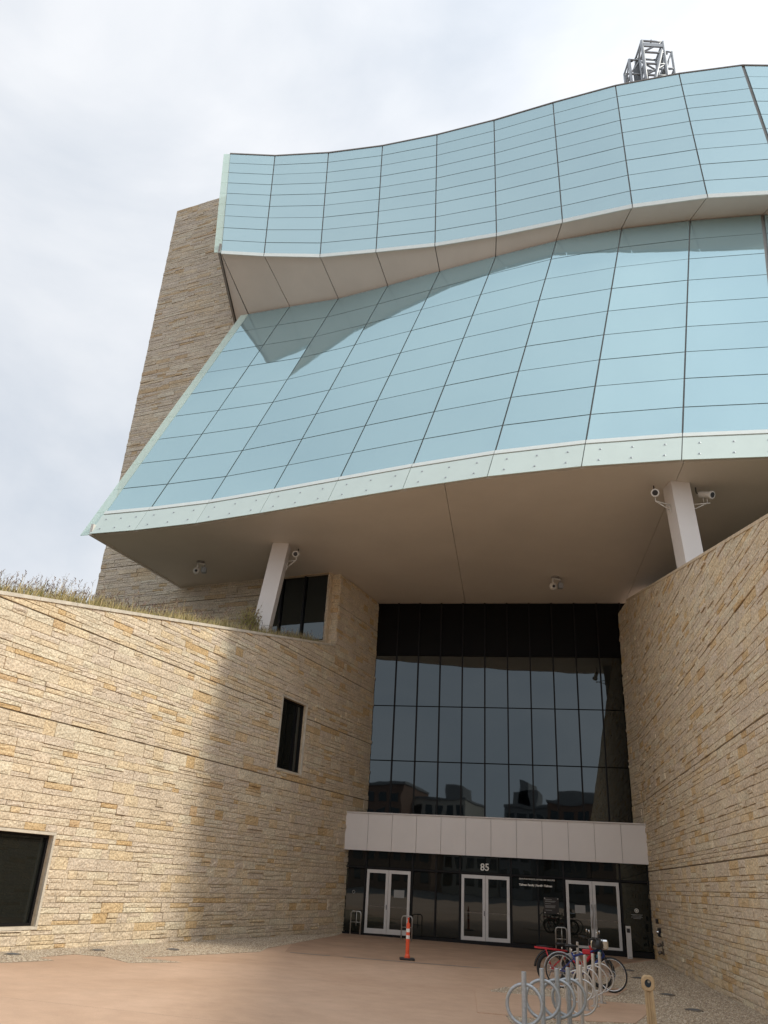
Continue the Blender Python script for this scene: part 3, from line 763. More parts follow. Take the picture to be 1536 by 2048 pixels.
# ------------------------------------------------------------------ entrance vestibule
ent = thing('entrance_vestibule', fac(0, 0, 0), 'glass entrance front with grey panelled canopy and the number 85', 'entrance')
CF = 0.28
m = MB(); m.box(fac(0.26, (CF - 1.6) / 2 - 0.02, 3.62), (5.72, 0.66, (CF + 1.5) / 2), axf)
can = m.build('canopy', 'fascia_dark', ent)
ce = [-5.46 + 11.42 * i / 12 for i in range(13)]
for i in range(12):
    MB().box(fac((ce[i] + ce[i + 1]) / 2, CF - 0.01, 3.615), ((ce[i + 1] - ce[i]) / 2 - 0.006, 0.665, 0.035), axf).build('cladding_panel', 'clad_grey', can)
MB().box(fac(0.25, CF - 0.25, 4.31), (5.76, 0.022, 0.32), axf).build('coping', 'clad_white', can)
# dark front: backing, transoms, mullions, panes
m = MB(); m.box(fac(0.28, -0.3, 1.5), (5.7, 1.5, 0.12), axf); m.build('backing', 'black_frame', ent)
doors = [(-4.5, -2.81), (-0.87, 0.91), (2.95, 4.83)]
me_ = sorted(set([ce[i] for i in range(1, 12)] + [-5.42, 5.93]))
posts = [-5.42, -4.56, -2.75, -1.84, -0.93, 0.97, 1.95, 2.88, 4.9, 5.9]
zb = -0.06
m = MB()
for e in posts: m.box(fac(e, -0.02, 1.46), (0.03, 1.52, 0.06), axf)
for a, b in zip(posts[:-1], posts[1:]): m.box(fac((a + b) / 2, -0.021, 2.36), ((b - a) / 2 - 0.031, 0.03, 0.055), axf); m.box(fac((a + b) / 2, -0.021, 0.03), ((b - a) / 2 - 0.031, 0.09, 0.055), axf)
m.build('frame', 'black_frame', ent)
for a, b in zip(posts[:-1], posts[1:]):
    isd = any(abs(a + 0.06 - d[0]) < 0.05 for d in doors)
    n = 2 if b - a > 1.3 else 1
    for k in range(n):
        x0, x1 = a + (b - a) * k / n, a + (b - a) * (k + 1) / n
        MB().box(fac((x0 + x1) / 2, -0.06, 2.67), ((x1 - x0) / 2 - 0.012, 0.27, 0.01), axf).build('pane', 'door_glass', ent)
    if not isd:
        MB().box(fac((a + b) / 2, -0.06, 1.22), ((b - a) / 2 - 0.032, 1.08, 0.01), axf).build('pane', 'door_glass', ent)
for di, (a, b) in enumerate(doors):
    g0 = G(fac((a + b) / 2, 0, 0)[0]) + 0.012
    mid = (a + b) / 2
    for (x0, x1, hs) in ((a, mid - 0.006, 1), (mid + 0.006, b, -1)):
        d = MB(); t = 0.10
        for (p, q, c, e) in ((x0, x1, 2.18, 2.30), (x0, x1, g0, g0 + 0.24), (x0, x0 + t, g0 + 0.24, 2.18), (x1 - t, x1, g0 + 0.24, 2.18)):
            d.box(fac((p + q) / 2, 0.0, (c + e) / 2), ((q - p) / 2, (e - c) / 2, 0.03), axf)
        door = d.build('door', 'alu_frame', ent)
        MB().box(fac((x0 + x1) / 2, -0.012, (g0 + 2.42) / 2), ((x1 - x0) / 2 - t, (2.18 - g0 - 0.24) / 2, 0.008), axf).build('pane', 'door_glass', door)
        MB().box(fac((x0 + x1) / 2, 0.004, 1.03), ((x1 - x0) / 2 - t + 0.001, 0.013, 0.010), axf).build('push_bar', 'uplight_metal', door)
        hx = x1 - 0.05 if hs > 0 else x0 + 0.05
        h = MB()
        if di == 2:
            h.tube([fac(hx, 0.09, 0.75), fac(hx, 0.09, 1.55)], 0.016)
            for z in (0.85, 1.45): h.tube([fac(hx, 0.02, z), fac(hx, 0.09, z)], 0.012)
            h.build('handle', 'stainless', door)
        elif hs > 0:
            h.box(fac(hx + 0.02, 0.04, 1.02), (0.012, 0.08, 0.012), axf); h.build('handle', 'black_plastic', door)
# lettering and notices
text_obj('number_sign', '85', 0.34, fac(0.0, 0.06, 2.47), FE, ZU, 'white_letter', ent, align='CENTER', bold=0.006)
text_obj('lettering', 'GROUP ENTRANCE | ENTRÉE DES GROUPES', 0.066, fac(1.26, 0.05, 2.235), FE, ZU, 'white_letter', ent, bold=0.001)
text_obj('lettering', 'Tallman Family | Famille Tallman', 0.092, fac(1.26, 0.05, 2.03), FE, ZU, 'white_letter', ent, bold=0.004)
pl = MB().bbox(fac(2.41, -0.02, 1.415), (0.27, 0.27, 0.02), axf, 0.006).build('plaque', 'plaque_dark', ent)
m = MB()
for i, (w, z) in enumerate(((.12, .2), (.19, .15), (.17, .125), (.1, .06), (.19, .0), (.17, -.03), (.18, -.06), (.12, -.15))): m.box(fac(2.19 + w, 0.003, 1.415 + z), (w, 0.006, 0.002), axf)
m.build('plaque_text', 'paper', pl)
m = MB()
for i in (-1, 1):
    for j in (-1, 1): m.lathe(fac(2.41 + i * .235, 0.0, 1.415 + j * .235), [(0.02, 0), (0.018, 0.02)], 10, FN)
m.build('screws', 'stainless', pl, kind='stuff')
MB().box(fac(3.43, 0.0, 1.36), (0.185, 0.13, 0.002), axf).build('paper_notice', 'paper', ent)
MB().box(fac(-3.23, 0.0, 1.5), (0.2, 0.13, 0.002), axf).build('paper_notice', 'paper', ent)
m = MB(); m.ring(fac(5.4, -0.04, 1.42), FN, 0.06, 0.012, 16, 6); m.lathe(fac(5.4, -0.045, 1.42), [(0.03, 0), (0.028, 0.008)], 12, FN); m.build('round_decal', 'white_letter', ent)
m = MB()
for w, z in ((.2, 1.29), (.16, 1.25), (.2, 1.21), (.13, 1.17)): m.box(fac(5.4, -0.045, z), (w, 0.006, 0.002), axf)
m.build('decal_text', 'paper', ent)
m = MB(); m.ring(fac(-5.0, -0.04, 1.48), FN, 0.05, 0.012, 14, 6); m.build('round_decal', 'paper', ent)

# ------------------------------------------------------------------ roof mast
mast = thing('roof_mast', V(12.3, 27.6, 38), 'grey steel lattice mast on the roof above the upper glass tier', 'mast')
def lattice(x0, x1, y0, y1, z0, z1, r, n, name, mat, lean=0.0):
    m = MB(); P = lambda i, j, t: V((x0, x1)[i] + lean * t, (y0, y1)[j], z0 + (z1 - z0) * t)
    for i in (0, 1):
        for j in (0, 1): m.tube([P(i, j, 0), P(i, j, 1)], r, 6)
    for k in range(n + 1):
        t = k / n
        for a, b in (((0, 0), (1, 0)), ((1, 0), (1, 1)), ((1, 1), (0, 1)), ((0, 1), (0, 0))):
            m.tube([P(*a, t), P(*b, t)], r * 0.7, 6)
            if k < n and k % 2 == 0: m.tube([P(*a, t), P(*b, t + 1 / n)], r * 0.6, 6)
    return m.build(name, mat, mast)
lattice(12.0, 13.1, 27.3, 28.3, 38.0, 42.35, 0.085, 5, 'tower_frame', 'mast_metal')
lattice(11.35, 11.9, 27.6, 28.4, 38.0, 41.25, 0.07, 3, 'side_frame', 'mast_metal')
lattice(13.2, 13.6, 27.5, 28.5, 38.0, 41.9, 0.07, 3, 'side_frame', 'mast_metal')
m = MB(); m.box((11.86, 27.9, 39.4), (0.13, 0.28, 1.9)); m.tube([(12.1, 27.6, 39.2), (12.3, 27.7, 40.6), (12.0, 27.9, 41.0)], 0.07); m.build('hoist', 'mast_dark', mast)
m = MB(); m.tube([(12.15, 27.25, 38.2), (12.95, 27.25, 41.6)], 0.09, 6); m.box((12.55, 28.1, 40.1), (0.5, 0.05, 0.25)); m.box((12.6, 27.9, 39.5), (0.45, 0.3, 0.04)); m.box((12.55, 27.27, 42.0), (0.5, 0.04, 0.12)); m.build('brace', 'mast_metal', mast)
m = MB(); m.tube([(12.5, 27.4, 42.3), (12.55, 27.4, 42.6)], 0.04); m.tube([(13.4, 27.6, 41.85), (13.2, 27.6, 42.0), (13.05, 27.6, 41.8)], 0.05); m.tube([(11.4, 27.7, 41.2), (11.6, 27.7, 41.35)], 0.05); m.build('fittings', 'mast_dark', mast)

# ------------------------------------------------------------------ security cameras
def bullet(loc, aim, mount, label):
    t = thing('security_camera', loc, label, 'camera', 'bullet cameras on the columns'); a = unit(np.array(aim)); loc = np.array(loc)
    MB().lathe(loc, [(0.085, -0.42), (0.10, -0.40), (0.10, 0.0), (0.125, 0.01), (0.125, 0.07), (0.10, 0.075)], 18, a).build('housing', 'cam_white', t)
    MB().lathe(loc + a * 0.07, [(0.085, 0), (0.085, 0.012)], 18, a).build('lens', 'black_plastic', t)
    m = MB(); mnt = np.array(mount); lo = loc - a * 0.15 + V(0, 0, -0.28)
    m.tube([loc - a * 0.15 + V(0, 0, -0.09), lo], 0.012); m.tube([loc - a * 0.3 + V(0, 0, -0.09), lo - a * 0.15], 0.012)
    m.tube([lo + a * 0.1, lo + (mnt - lo) * V(1, 1, 0)], 0.016); m.tube([lo, mnt + V(0, 0, -0.42)], 0.016); m.tube([lo + (mnt - lo) * V(1, 1, 0), mnt + V(0, 0, -0.5)], 0.016)
    m.build('bracket', 'cam_white', t)
    m = MB(); m.tube([loc - a * 0.4, loc - a * 0.55 + V(0, 0, 0.05), loc - a * 0.55 + V(0, 0, 0.3)], 0.018); m.build('cable', 'black_plastic', t)
bullet(V(-3.30, 28.75, 13.16), (-0.06, -0.93, -0.40), V(-3.62, 29.0, 13.1), 'white bullet camera beside the left leaning column')
bullet(V(8.22, 21.72, 13.08), (-0.28, -0.85, -0.40), V(8.76, 22.05, 13.1), 'white bullet camera on the left side of the right column')
bullet(V(9.92, 21.72, 13.12), (0.42, -0.78, -0.38), V(9.36, 22.05, 13.1), 'white bullet camera on the right side of the right column')
def ptz(x, y, label):
    t = thing('dome_camera', V(x, y, SOF), label, 'camera', 'dome cameras under the soffit')
    MB().lathe(V(x, y, SOF), [(0.16, -0.05), (0.17, 0.0)], 16).build('base_plate', 'fascia_dark', t)
    m = MB(); m.tube([(x - 0.1, y, SOF - 0.04), (x - 0.1, y, SOF - 0.3)], 0.04); m.tube([(x - .1, y, SOF - .06), (x + .22, y - .02, SOF - .12)], 0.035); m.build('arm', 'cam_white', t)
    m = MB(); m.lathe(V(x - 0.1, y, SOF - 0.42), [(0.04, -0.15), (0.12, -0.1), (0.155, 0.0), (0.13, 0.1), (0.06, 0.15)], 16); m.build('dome', 'cam_white', t)
    MB().lathe(V(x - 0.1, y - 0.14, SOF - 0.45), [(0.06, 0), (0.055, 0.03)], 12, (0, -1, -0.2)).build('lens', 'black_plastic', t)
    m = MB(); m.bbox((x + 0.2, y - 0.03, SOF - 0.38), (0.1, 0.1, 0.12), None, 0.02); m.tube([(x + .2, y - .03, SOF - .27), (x + .2, y - .03, SOF - .1)], 0.02); m.build('lamp', 'mast_metal', t)
ptz(-7.5, 31.3, 'pale dome camera hanging under the left end of the soffit')
ptz(7.15, 30.7, 'small dome camera hanging under the soffit above the curtain wall')

# ------------------------------------------------------------------ gravel beds, slabs, uplights
gl = [(-9.5, 13.6), (-6.72, 17.38), (-6.05, 18.41), (-6.51, 18.71), (-6.12, 19.82), (-5.46, 19.75), (-4.7, 18.91), (-3.77, 19.72), (-4.8, 20.1), (-3.78, 21.59), (-2.55, 23.59), (-2.5, 24.88), (-0.75, 32.6)]
GLP = gl + [tuple(lw(0.1, 0, 0.02)[:2]), tuple(lw(21, 0, 0.02)[:2])]
sheet('gravel_bed_left', GLP, 'gravel_bed', 0.004, kind='structure')
GRP = [(2.7, 18.67), (3.13, 19.4), (4.39, 19.9), (6.65, 23.93), (7.26, 25.83), (8.16, 28.19), tuple(rw(0.3, 0, 0.02)[:2]), tuple(rw(24, 0, 0.02)[:2]), (3.2, 8.2), (2.3, 12.0), (2.45, 15.2)]
sheet('gravel_bed_right', GRP, 'gravel_bed', 0.004, kind='structure')
SL1 = [(2.35, 18.35), (2.69, 18.31), (5.72, 17.96), (5.3, 16.8), (4.61, 15.34), (3.1, 15.07), (2.36, 15.25), (2.0, 15.3)]
SL2 = [(5.46, 20.48), (6.14, 20.87), (5.45, 19.29), (4.96, 19.02)]
SL3 = [(2.0, 13.9), (3.7, 13.75), (3.5, 12.2), (1.9, 12.4)]
sheet('paving_slab', SL1, 'pink_concrete', 0.014, kind='structure', thick=0.05)
sheet('paving_slab', SL2, 'pink_concrete', 0.014, kind='structure', thick=0.05)
def inside(p, poly):
    c = False; n = len(poly); x, y = p
    for i in range(n):
        x0, y0 = poly[i]; x1, y1 = poly[(i + 1) % n]
        if (y0 > y) != (y1 > y) and x < (x1 - x0) * (y - y0) / (y1 - y0) + x0: c = not c
    return c
r5 = random.Random(55)
def pebbles(name, poly, n, label, avoid=()):
    m = MB(); xs = [p[0] for p in poly]; ys = [p[1] for p in poly]; k = 0; tries = 0
    OC = [V(1, 0, 0), V(0, 1, 0), V(-1, 0, 0), V(0, -1, 0), V(0, 0, 1), V(0.2, 0.1, -1)]
    FS = [(0, 1, 4), (1, 2, 4), (2, 3, 4), (3, 0, 4)]
    while k < n and tries < n * 8:
        tries += 1; p = (r5.uniform(min(xs), max(xs)), r5.uniform(min(ys), max(ys)))
        if not inside(p, poly) or any(inside(p, a) for a in avoid): continue
        s = r5.uniform(0.010, 0.021); a = r5.uniform(0, 6.28); ca, sa = math.cos(a), math.sin(a); ex = r5.uniform(1, 1.6)
        z = G(p[0]) + 0.004
        m.add([V(p[0] + s * (ex * o[0] * ca - o[1] * sa), p[1] + s * (ex * o[0] * sa + o[1] * ca), z + s * o[2] * 0.75) for o in OC[:5]], FS, tone=r5.random()); k += 1
    o = m.build(name, 'pebble', kind='stuff', tone=True); tag(o, label, 'gravel')
pebbles('gravel', GLP, 22000, 'loose beige gravel along the foot of the sunlit wall')
pebbles('gravel', GRP, 30000, 'loose beige gravel around the bike racks and along the shaded wall', (SL1, SL2))
def uplight(x, y, label):
    t = thing('ground_uplight', V(x, y, G(x)), label, 'ground light', 'uplights set in the gravel')
    MB().lathe(V(x, y, G(x)), [(0.165, 0.0), (0.165, 0.018), (0.145, 0.026), (0.135, 0.026)], 20).build('trim_ring', 'uplight_metal', t)
    MB().lathe(V(x, y, G(x)), [(0.135, 0.02), (0.11, 0.03), (0.06, 0.036), (0.01, 0.038)], 20).build('lens', 'mast_dark', t)
for x, y, lb in ((-7.08, 18.87, 'round dark uplight in the gravel nearest the lower left window'), (-5.94, 20.9, 'round dark uplight in the gravel, second from the lower left window'), (-4.55, 22.4, 'round dark uplight in the left gravel farthest from the lower left window'),
                 (7.68, 25.9, 'round dark uplight in the right gravel, farthest from the viewer'), (7.27, 23.7, 'round dark uplight in the right gravel, second from the doors'), (6.78, 20.1, 'round dark uplight in the gravel just right of the tan post'), (6.44, 17.65, 'round dark uplight in the right gravel nearest the viewer')):
    uplight(x, y, lb)
# drain slot across the paving
m = MB()
for a, b in (((-1.8, 24.06), (-0.74, 23.87)), ((-0.4, 23.84), (3.14, 23.5))):
    A, B_ = V(*a, G(a[0]) + .005), V(*b, G(b[0]) + .005); w = V(0, 0.07, 0)
    m.add([A - w, B_ - w, B_ + w, A + w], [(0, 1, 2, 3)])
m.build('drain_slot', 'fascia_dark', plaza)

# saw-cut joints in the plaza concrete
def cut(a, b, w=0.0028):
    A, B_ = V(*a, G(a[0]) + .0045), V(*b, G(b[0]) + .0045); d = unit(B_ - A); n = V(-d[1], d[0], 0) * w
    MB().add([A - n, B_ - n, B_ + n, A + n], [(0, 1, 2, 3)]).build('saw_cut', 'groove', plaza)
for k in range(5):
    o = FM + FN * (4.2 + 5.6 * k)
    cut(tuple((o - FE * (4.0 + 0.9 * k))[:2]), tuple((o + FE * (1.6 if k > 1 else 3.5))[:2]))
# ------------------------------------------------------------------ bike racks
def make_rack(mat, pr, rr, H, Rr, cz, plate):
    t = thing('bike_rack', V(0, 0, 0), 'x', 'bike rack', world=False)
    m = MB(); m.lathe(V(0, 0, 0), [(pr, 0), (pr, H - 0.006), (pr * 0.85, H)], 16); m.build('post', mat, t)
    m = MB(); m.ring(V(0, pr * 0.4, cz), (0, 1, 0), Rr, rr, 36, 10); m.build('ring', mat, t)
    if plate:
        m = MB(); m.lathe(V(0, 0, 0), [(0.085, 0), (0.085, 0.012), (0.06, 0.014)], 18)
        for k in range(3): m.lathe(V(0.065 * math.cos(k * 2.1), 0.065 * math.sin(k * 2.1), 0.01), [(0.013, 0), (0.011, 0.02)], 8)
        m.build('base_plate', mat, t)
    return t
gr = make_rack('galvanised', 0.036, 0.024, 0.86, 0.238, 0.47, False)
sr = make_rack('stainless', 0.030, 0.014, 0.86, 0.24, 0.42, True)
GL = [((2.27, 12.52), 'galvanised post and ring bike rack, leftmost and nearest'), ((2.67, 13.27), 'galvanised post and ring bike rack, second from the left'), ((2.93, 13.46), 'galvanised post and ring bike rack, third from the left'), ((3.15, 13.71), 'galvanised post and ring bike rack next to the stainless ones')]
SL = [((3.50, 14.38), 'stainless post and ring bike rack nearest the galvanised ones'), ((3.81, 15.82), 'stainless post and ring bike rack, second in its row from the galvanised ones'), ((4.10, 16.47), 'stainless post and ring bike rack, third in its row'), ((4.41, 17.11), 'stainless post and ring bike rack, fourth in its row'), ((4.70, 17.72), 'stainless post and ring bike rack just in front of the front wheel'), ((4.72, 20.18), 'stainless rack post standing behind the blue bicycle saddle'), ((5.12, 21.2), 'stainless rack post standing behind the red bicycle frame')]
for proto, lst, grp, yaw in ((gr, GL, 'galvanised bike racks', -0.32), (sr, SL, 'stainless bike racks', -0.40)):
    for i, ((x, y), lb) in enumerate(lst):
        o = proto if i == 0 else copy_tree(proto)
        o.location = (x, y, G(x) + (0.014 if (inside((x, y), SL1)) else 0.0)); o.rotation_euler[2] = yaw + rng.uniform(-.08, .08); tag(o, lb, None, grp)

# staple racks / guards by the doors
def staple(e, off, label):
    p = fac(e, off, 0); t = thing('door_guard', V(p[0], p[1], G(p[0])), label, 'guard rail', 'guard rails in front of the entrance glass'); z0 = G(p[0]); H = 0.78; w = 0.19
    P = lambda a, z: V(p[0], p[1], z0) + FE * a + ZU * z
    MB().tube([P(-w, 0), P(-w, H - .08), P(-w + .025, H - .02), P(-w + .08, H), P(w - .08, H), P(w - .025, H - .02), P(w, H - .08), P(w, 0)], 0.021, 10).build('hoop', 'stainless', t)
    m = MB(); m.tube([P(0.02, 0.30), P(0.02, H)], 0.016, 8); m.tube([P(-w, 0.42), P(w, 0.42)], 0.012, 8); m.build('inner_bar', 'stainless', t)
staple(-4.77, 0.35, 'tubular steel guard rail left of the leftmost doors')
staple(-2.70, 1.2, 'tubular steel guard rail behind the orange delineator post')
staple(2.72, 0.5, 'tubular steel guard rail behind the parked bicycles')

# ------------------------------------------------------------------ orange delineator
x, y = 1.30, 24.32; z0 = G(x)
t = thing('delineator_post', V(x, y, z0), 'orange flexible delineator post with white bands on a black base', 'traffic post')
MB().bbox(V(x, y, z0 + 0.025), (0.20, 0.20, 0.025), None, 0.015).build('base', 'black_plastic', t)
MB().lathe(V(x, y, z0 + 0.05), [(0.075, 0), (0.07, 0.05), (0.052, 0.09), (0.05, 0.78), (0.045, 0.82), (0.02, 0.84), (0.02, 0.93), (0.03, 0.94), (0.03, 0.955), (0.01, 0.96)], 18).build('tube', 'orange_plastic', t)
for z in (0.50, 0.66): MB().lathe(V(x, y, z0 + z), [(0.0525, 0), (0.0525, 0.085)], 18).build('reflective_band', 'white_band', t)

# push-button post by the right doors
p = fac(5.0, 0.75, 0); z0 = G(p[0])
t = thing('button_post', V(p[0], p[1], z0), 'slim pale post with a black door push plate beside the rightmost doors', 'post')
MB().bbox(V(p[0], p[1], z0 + 0.5), (0.085, 0.06, 0.5), (FE, FN, ZU), 0.01).build('post', 'alu_frame', t)
MB().bbox(V(p[0], p[1], z0 + 0.86) + FN * 0.065, (0.055, 0.008, 0.065), (FE, FN, ZU), 0.004).build('push_plate', 'black_plastic', t)
m = MB(); m.box(V(p[0], p[1], z0 + 0.05) + FN * 0.062, (0.05, 0.004, 0.012), (FE, FN, ZU)); m.build('vent', 'mast_metal', t)

# fittings on the right wall
p = rw(1.5, 1.16, 0.07); t = thing('wall_box', p, 'small dark box on the shaded wall beside the entrance', 'wall box')
MB().bbox(p, (0.05, 0.07, 0.07), (RN, RU, ZU), 0.01).build('cover', 'black_plastic', t)
p = rw(1.85, 0.84, 0.07); t = thing('wall_socket', p, 'dark square wall fitting with an open cover on the shaded wall', 'wall box')
MB().bbox(p, (0.05, 0.15, 0.13), (RN, RU, ZU), 0.012).build('box', 'black_plastic', t); MB().lathe(p + RN * 0.04, [(0.06, 0), (0.05, 0.06)], 14, RN).build('cap', 'silver', t)
p = rw(2.2, 0.40, 0.1); t = thing('fire_inlet', p, 'dark twin pipe inlet low on the shaded wall', 'pipe fitting')
MB().bbox(p - RN * 0.05, (0.02, 0.12, 0.2), (RN, RU, ZU), 0.008).build('plate', 'uplight_metal', t)
m = MB(); m.tube([p + ZU * .1, p + ZU * .1 + RN * .12 - ZU * .04], 0.05); m.tube([p - ZU * .12, p - ZU * .12 + RN * .12 - ZU * .04], 0.05); m.build('pipes', 'uplight_metal', t)

# ------------------------------------------------------------------ tan trail marker
px, py = 3.66, 11.45; z0 = G(px)
t = thing('marker_post', V(px, py, z0), 'tan moulded post with a ring head and round inlay in the gravel', 'post')
lean = V(-0.035, 0.0, 1.0); cx = V(px, py, z0); A0 = V(math.cos(-.3), math.sin(-.3), 0); B0 = V(-math.sin(-.3), math.cos(-.3), 0)
m = MB(); n = 14
def ringat(zz, w, d):
    q = []
    for i, j in ((-1, -1), (-.55, -1), (-.45, -.8), (-.1, -.8), (0, -1), (.1, -.8), (.45, -.8), (.55, -1), (1, -1), (1, 1), (-1, 1)):
        q.append(cx + lean * zz + A0 * i * w + B0 * j * d)
    return q
prof_ = [(0.0, 0.066, 0.06), (0.4, 0.060, 0.055), (0.86, 0.052, 0.05)]
vs = []; k = 11
for zz, w, d in prof_: vs += ringat(zz, w, d)
m.add(vs, [(i * k + a, i * k + (a + 1) % k, (i + 1) * k + (a + 1) % k, (i + 1) * k + a) for i in range(2) for a in range(k)]); m.build('shaft', 'tan_resin', t)
hc = cx + lean * 0.915
# head: flattened ring
outl = []; inn = []
for a in range(20):
    an = 2 * math.pi * a / 20; ex = 0.078 * (1 + 0.13 * abs(math.sin(2 * an))); outl.append((math.cos(an) * ex, math.sin(an) * ex * 1.12)); inn.append((math.cos(an) * 0.040, math.sin(an) * 0.046))
m = MB(); vs = []
for d in (-0.058, 0.058):
    b = 0.016 * (1 if d > 0 else -1)
    vs += [hc + A0 * u + ZU * v + B0 * (d - b) for u, v in outl] + [hc + A0 * u * 0.87 + ZU * v * 0.87 + B0 * d for u, v in outl] + [hc + A0 * u + ZU * v + B0 * d for u, v in inn]
n = 20; fs = []
for a in range(n):
    b = (a + 1) % n
    for o in (0, 3 * n): fs += [(o + a, o + b, o + n + b, o + n + a), (o + n + a, o + n + b, o + 2 * n + b, o + 2 * n + a)]
    fs += [(a, b, 3 * n + b, 3 * n + a), (2 * n + a, 2 * n + b, 5 * n + b, 5 * n + a)]
m.add(vs, fs); m.build('head', 'tan_resin', t)
MB().lathe(hc + B0 * 0.03, [(0.044, -0.01), (0.044, 0.01)], 18, B0).build('inlay', 'sea_blue', t)
MB().lathe(hc + A0 * 0.012 + ZU * 0.015 + B0 * 0.018, [(0.017, 0), (0.015, 0.006)], 14, -B0).build('inlay_dot', 'white_trim', t)

# ------------------------------------------------------------------ bicycles
def bicycle(loc, yaw, label, paint, R, tw_, cargo):
    z0 = G(loc[0]) + 0.004
    t = thing('bicycle', V(loc[0], loc[1], z0), label, 'bicycle', 'bicycles parked at the racks', world=False, rotz=yaw)
    def wheel(cx, steer=0.0):
        c = V(cx, 0, R); nrm = V(-math.sin(steer), math.cos(steer), 0)
        w = MB(); w.ring(c, nrm, R - tw_ - 0.018, 0.011, 30, 6); w.ring(c, nrm, 0.022, 0.02, 10, 6)
        a = V(math.cos(steer), math.sin(steer), 0)
        for k in range(18):
            an = 2 * math.pi * k / 18; d = a * math.cos(an) + V(0, 0, 1) * math.sin(an)
            w.tube([c + d * 0.02 + nrm * (0.03 if k % 2 else -0.03), c + d * (R - tw_ - 0.02)], 0.0022, 4, caps=False)
        wh = w.build('wheel', 'silver', t)
        MB().ring(c, nrm, R - tw_, tw_, 36, 10).build('tyre', 'tyre', wh)
        MB().ring(c + nrm * 0.045, nrm, 0.07, 0.006, 18, 5).build('brake_disc', 'mast_metal', wh)
    WB = 1.08; wheel(0.0); wheel(WB, -0.45 if cargo else -0.2)
    bb = V(0.44, 0, R - 0.04); seat = V(0.25, 0, R + 0.42); hd0 = V(WB - 0.14, 0, R + 0.34); hd1 = V(WB - 0.21, 0, R + 0.50)
    f = MB(); tr = 0.022 if not cargo else 0.03
    f.tube([hd0, hd1], tr * 1.1, 10)
    if cargo:
        f.tube([hd0 - V(.01, 0, .01), V(0.62, 0, R + 0.05), bb], tr * 1.3, 10); f.tube([V(0.75, 0, R + .15), V(0.33, 0, R + 0.16)], tr, 10)
    else:
        f.tube([hd1 - V(0, 0, 0.03), V(0.29, 0, R + 0.30)], tr, 10); f.tube([hd0 + V(0, 0, 0.01), bb], tr * 1.15, 10)
    f.tube([bb, seat - V(0, 0, 0.06)], tr * 0.9, 10)
    for sy in (-1, 1):
        f.tube([bb + V(0, .03 * sy, 0), V(0, 0.06 * sy, R)], 0.012, 8); f.tube([V(0.30, 0.02 * sy, R + 0.26), V(0, 0.06 * sy, R)], 0.010, 8)
    f.build('frame', paint, t)
    m = MB()
    ax_ = V(WB, 0, R)
    for sy in (-1, 1): m.tube([hd0 + V(0.005, 0.05 * sy, -0.04), ax_ + V(0, 0.06 * sy, 0)], 0.014, 8)
    m.tube([hd0 + V(.005, -.06, -.04), hd0 + V(.005, .06, -.04)], 0.018, 8); m.build('fork', 'black_plastic', t)
    m = MB(); hb = hd1 + V(-0.02, 0, 0.13)
    m.tube([hd1, hb], 0.016, 8); m.tube([hb + V(-.14, -.31, .03), hb + V(-.02, -.2, .02), hb + V(0.03, -.06, 0), hb + V(0.03, .06, 0), hb + V(-.02, .2, .02), hb + V(-.14, .31, .03)], 0.014, 8)
    for sy in (-1, 1): m.tube([hb + V(-.02, .2 * sy, .02), hb + V(-.01, .22 * sy, .14)], 0.006, 6); m.tube([hb + V(-.17, .33 * sy, .035), hb + V(-.06, .25 * sy, .03)], 0.019, 8)
    m.build('handlebar', 'black_plastic', t)
    m = MB()
    for sy in (-1, 1): m.lathe(hb + V(-.01, .22 * sy, .16), [(0.035, -0.006), (0.035, 0.006)], 12, (1, 0.3 * sy, 0.2))
    m.build('mirrors', 'silver', t)
    m = MB(); m.tube([seat - V(0, 0, .08), seat + V(0, 0, 0.05)], 0.014, 8); m.build('seat_post', 'silver', t)
    sd = MB(); prf = [(-0.14, 0.085, 0.05), (-0.10, 0.10, 0.07), (0.0, 0.07, 0.065), (0.08, 0.03, 0.055), (0.14, 0.018, 0.035)]; vs = []
    for xx, w, h in prf:
        vs += [seat + V(xx, math.cos(2 * math.pi * k / 10) * w, 0.07 + math.sin(2 * math.pi * k / 10) * h * 0.55) for k in range(10)]
    sd.add(vs, [(i * 10 + k, i * 10 + (k + 1) % 10, (i + 1) * 10 + (k + 1) % 10, (i + 1) * 10 + k) for i in range(4) for k in range(10)] + [tuple(range(10)), tuple(range(40, 50))], smooth=True)
    sd.build('saddle', 'black_plastic', t)
    m = MB(); m.ring(bb, (0, 1, 0), 0.085, 0.008, 20, 6); m.tube([bb + V(0, .06, 0), bb + V(.1, .07, -.13)], .011); m.tube([bb - V(0, .06, 0), bb + V(-.1, -.07, .13)], .011); m.box(bb + V(.1, .11, -.13), (.045, .04, .012)); m.box(bb + V(-.1, -.11, .13), (.045, .04, .012))
    m.tube([bb + V(0, -.05, .085), V(0, -.05, R + .04)], .005, 5); m.tube([bb + V(0, -.05, -.085), V(0, -.05, R - .04)], .005, 5); m.build('crankset', 'mast_dark', t)
    if cargo:
        m = MB(); zr = R + 0.38
        for sy in (-1, 1): m.tube([V(0.36, .07 * sy, zr - .02), V(-0.36, .085 * sy, zr + .02)], 0.016, 8); m.tube([V(-.12, .085 * sy, zr), V(0, .075 * sy, R + .03)], 0.012, 8)
        for xx in (-.34, -.2, -.05, .1): m.tube([V(xx, -.085, zr + .01), V(xx, .085, zr + .01)], .01, 6)
        m.build('rear_rack', paint, t)
        m = MB(); m.tube([V(-.30, .1, zr + .05), V(.05, .1, zr + .05)], .01, 6); m.tube([V(-.30, -.1, zr + .05), V(.05, -.1, zr + .05)], .01, 6); m.tube([V(-.3, -.1, zr + .05), V(-.3, .1, zr + .05)], .01, 6); m.build('carry_rail', 'black_plastic', t)
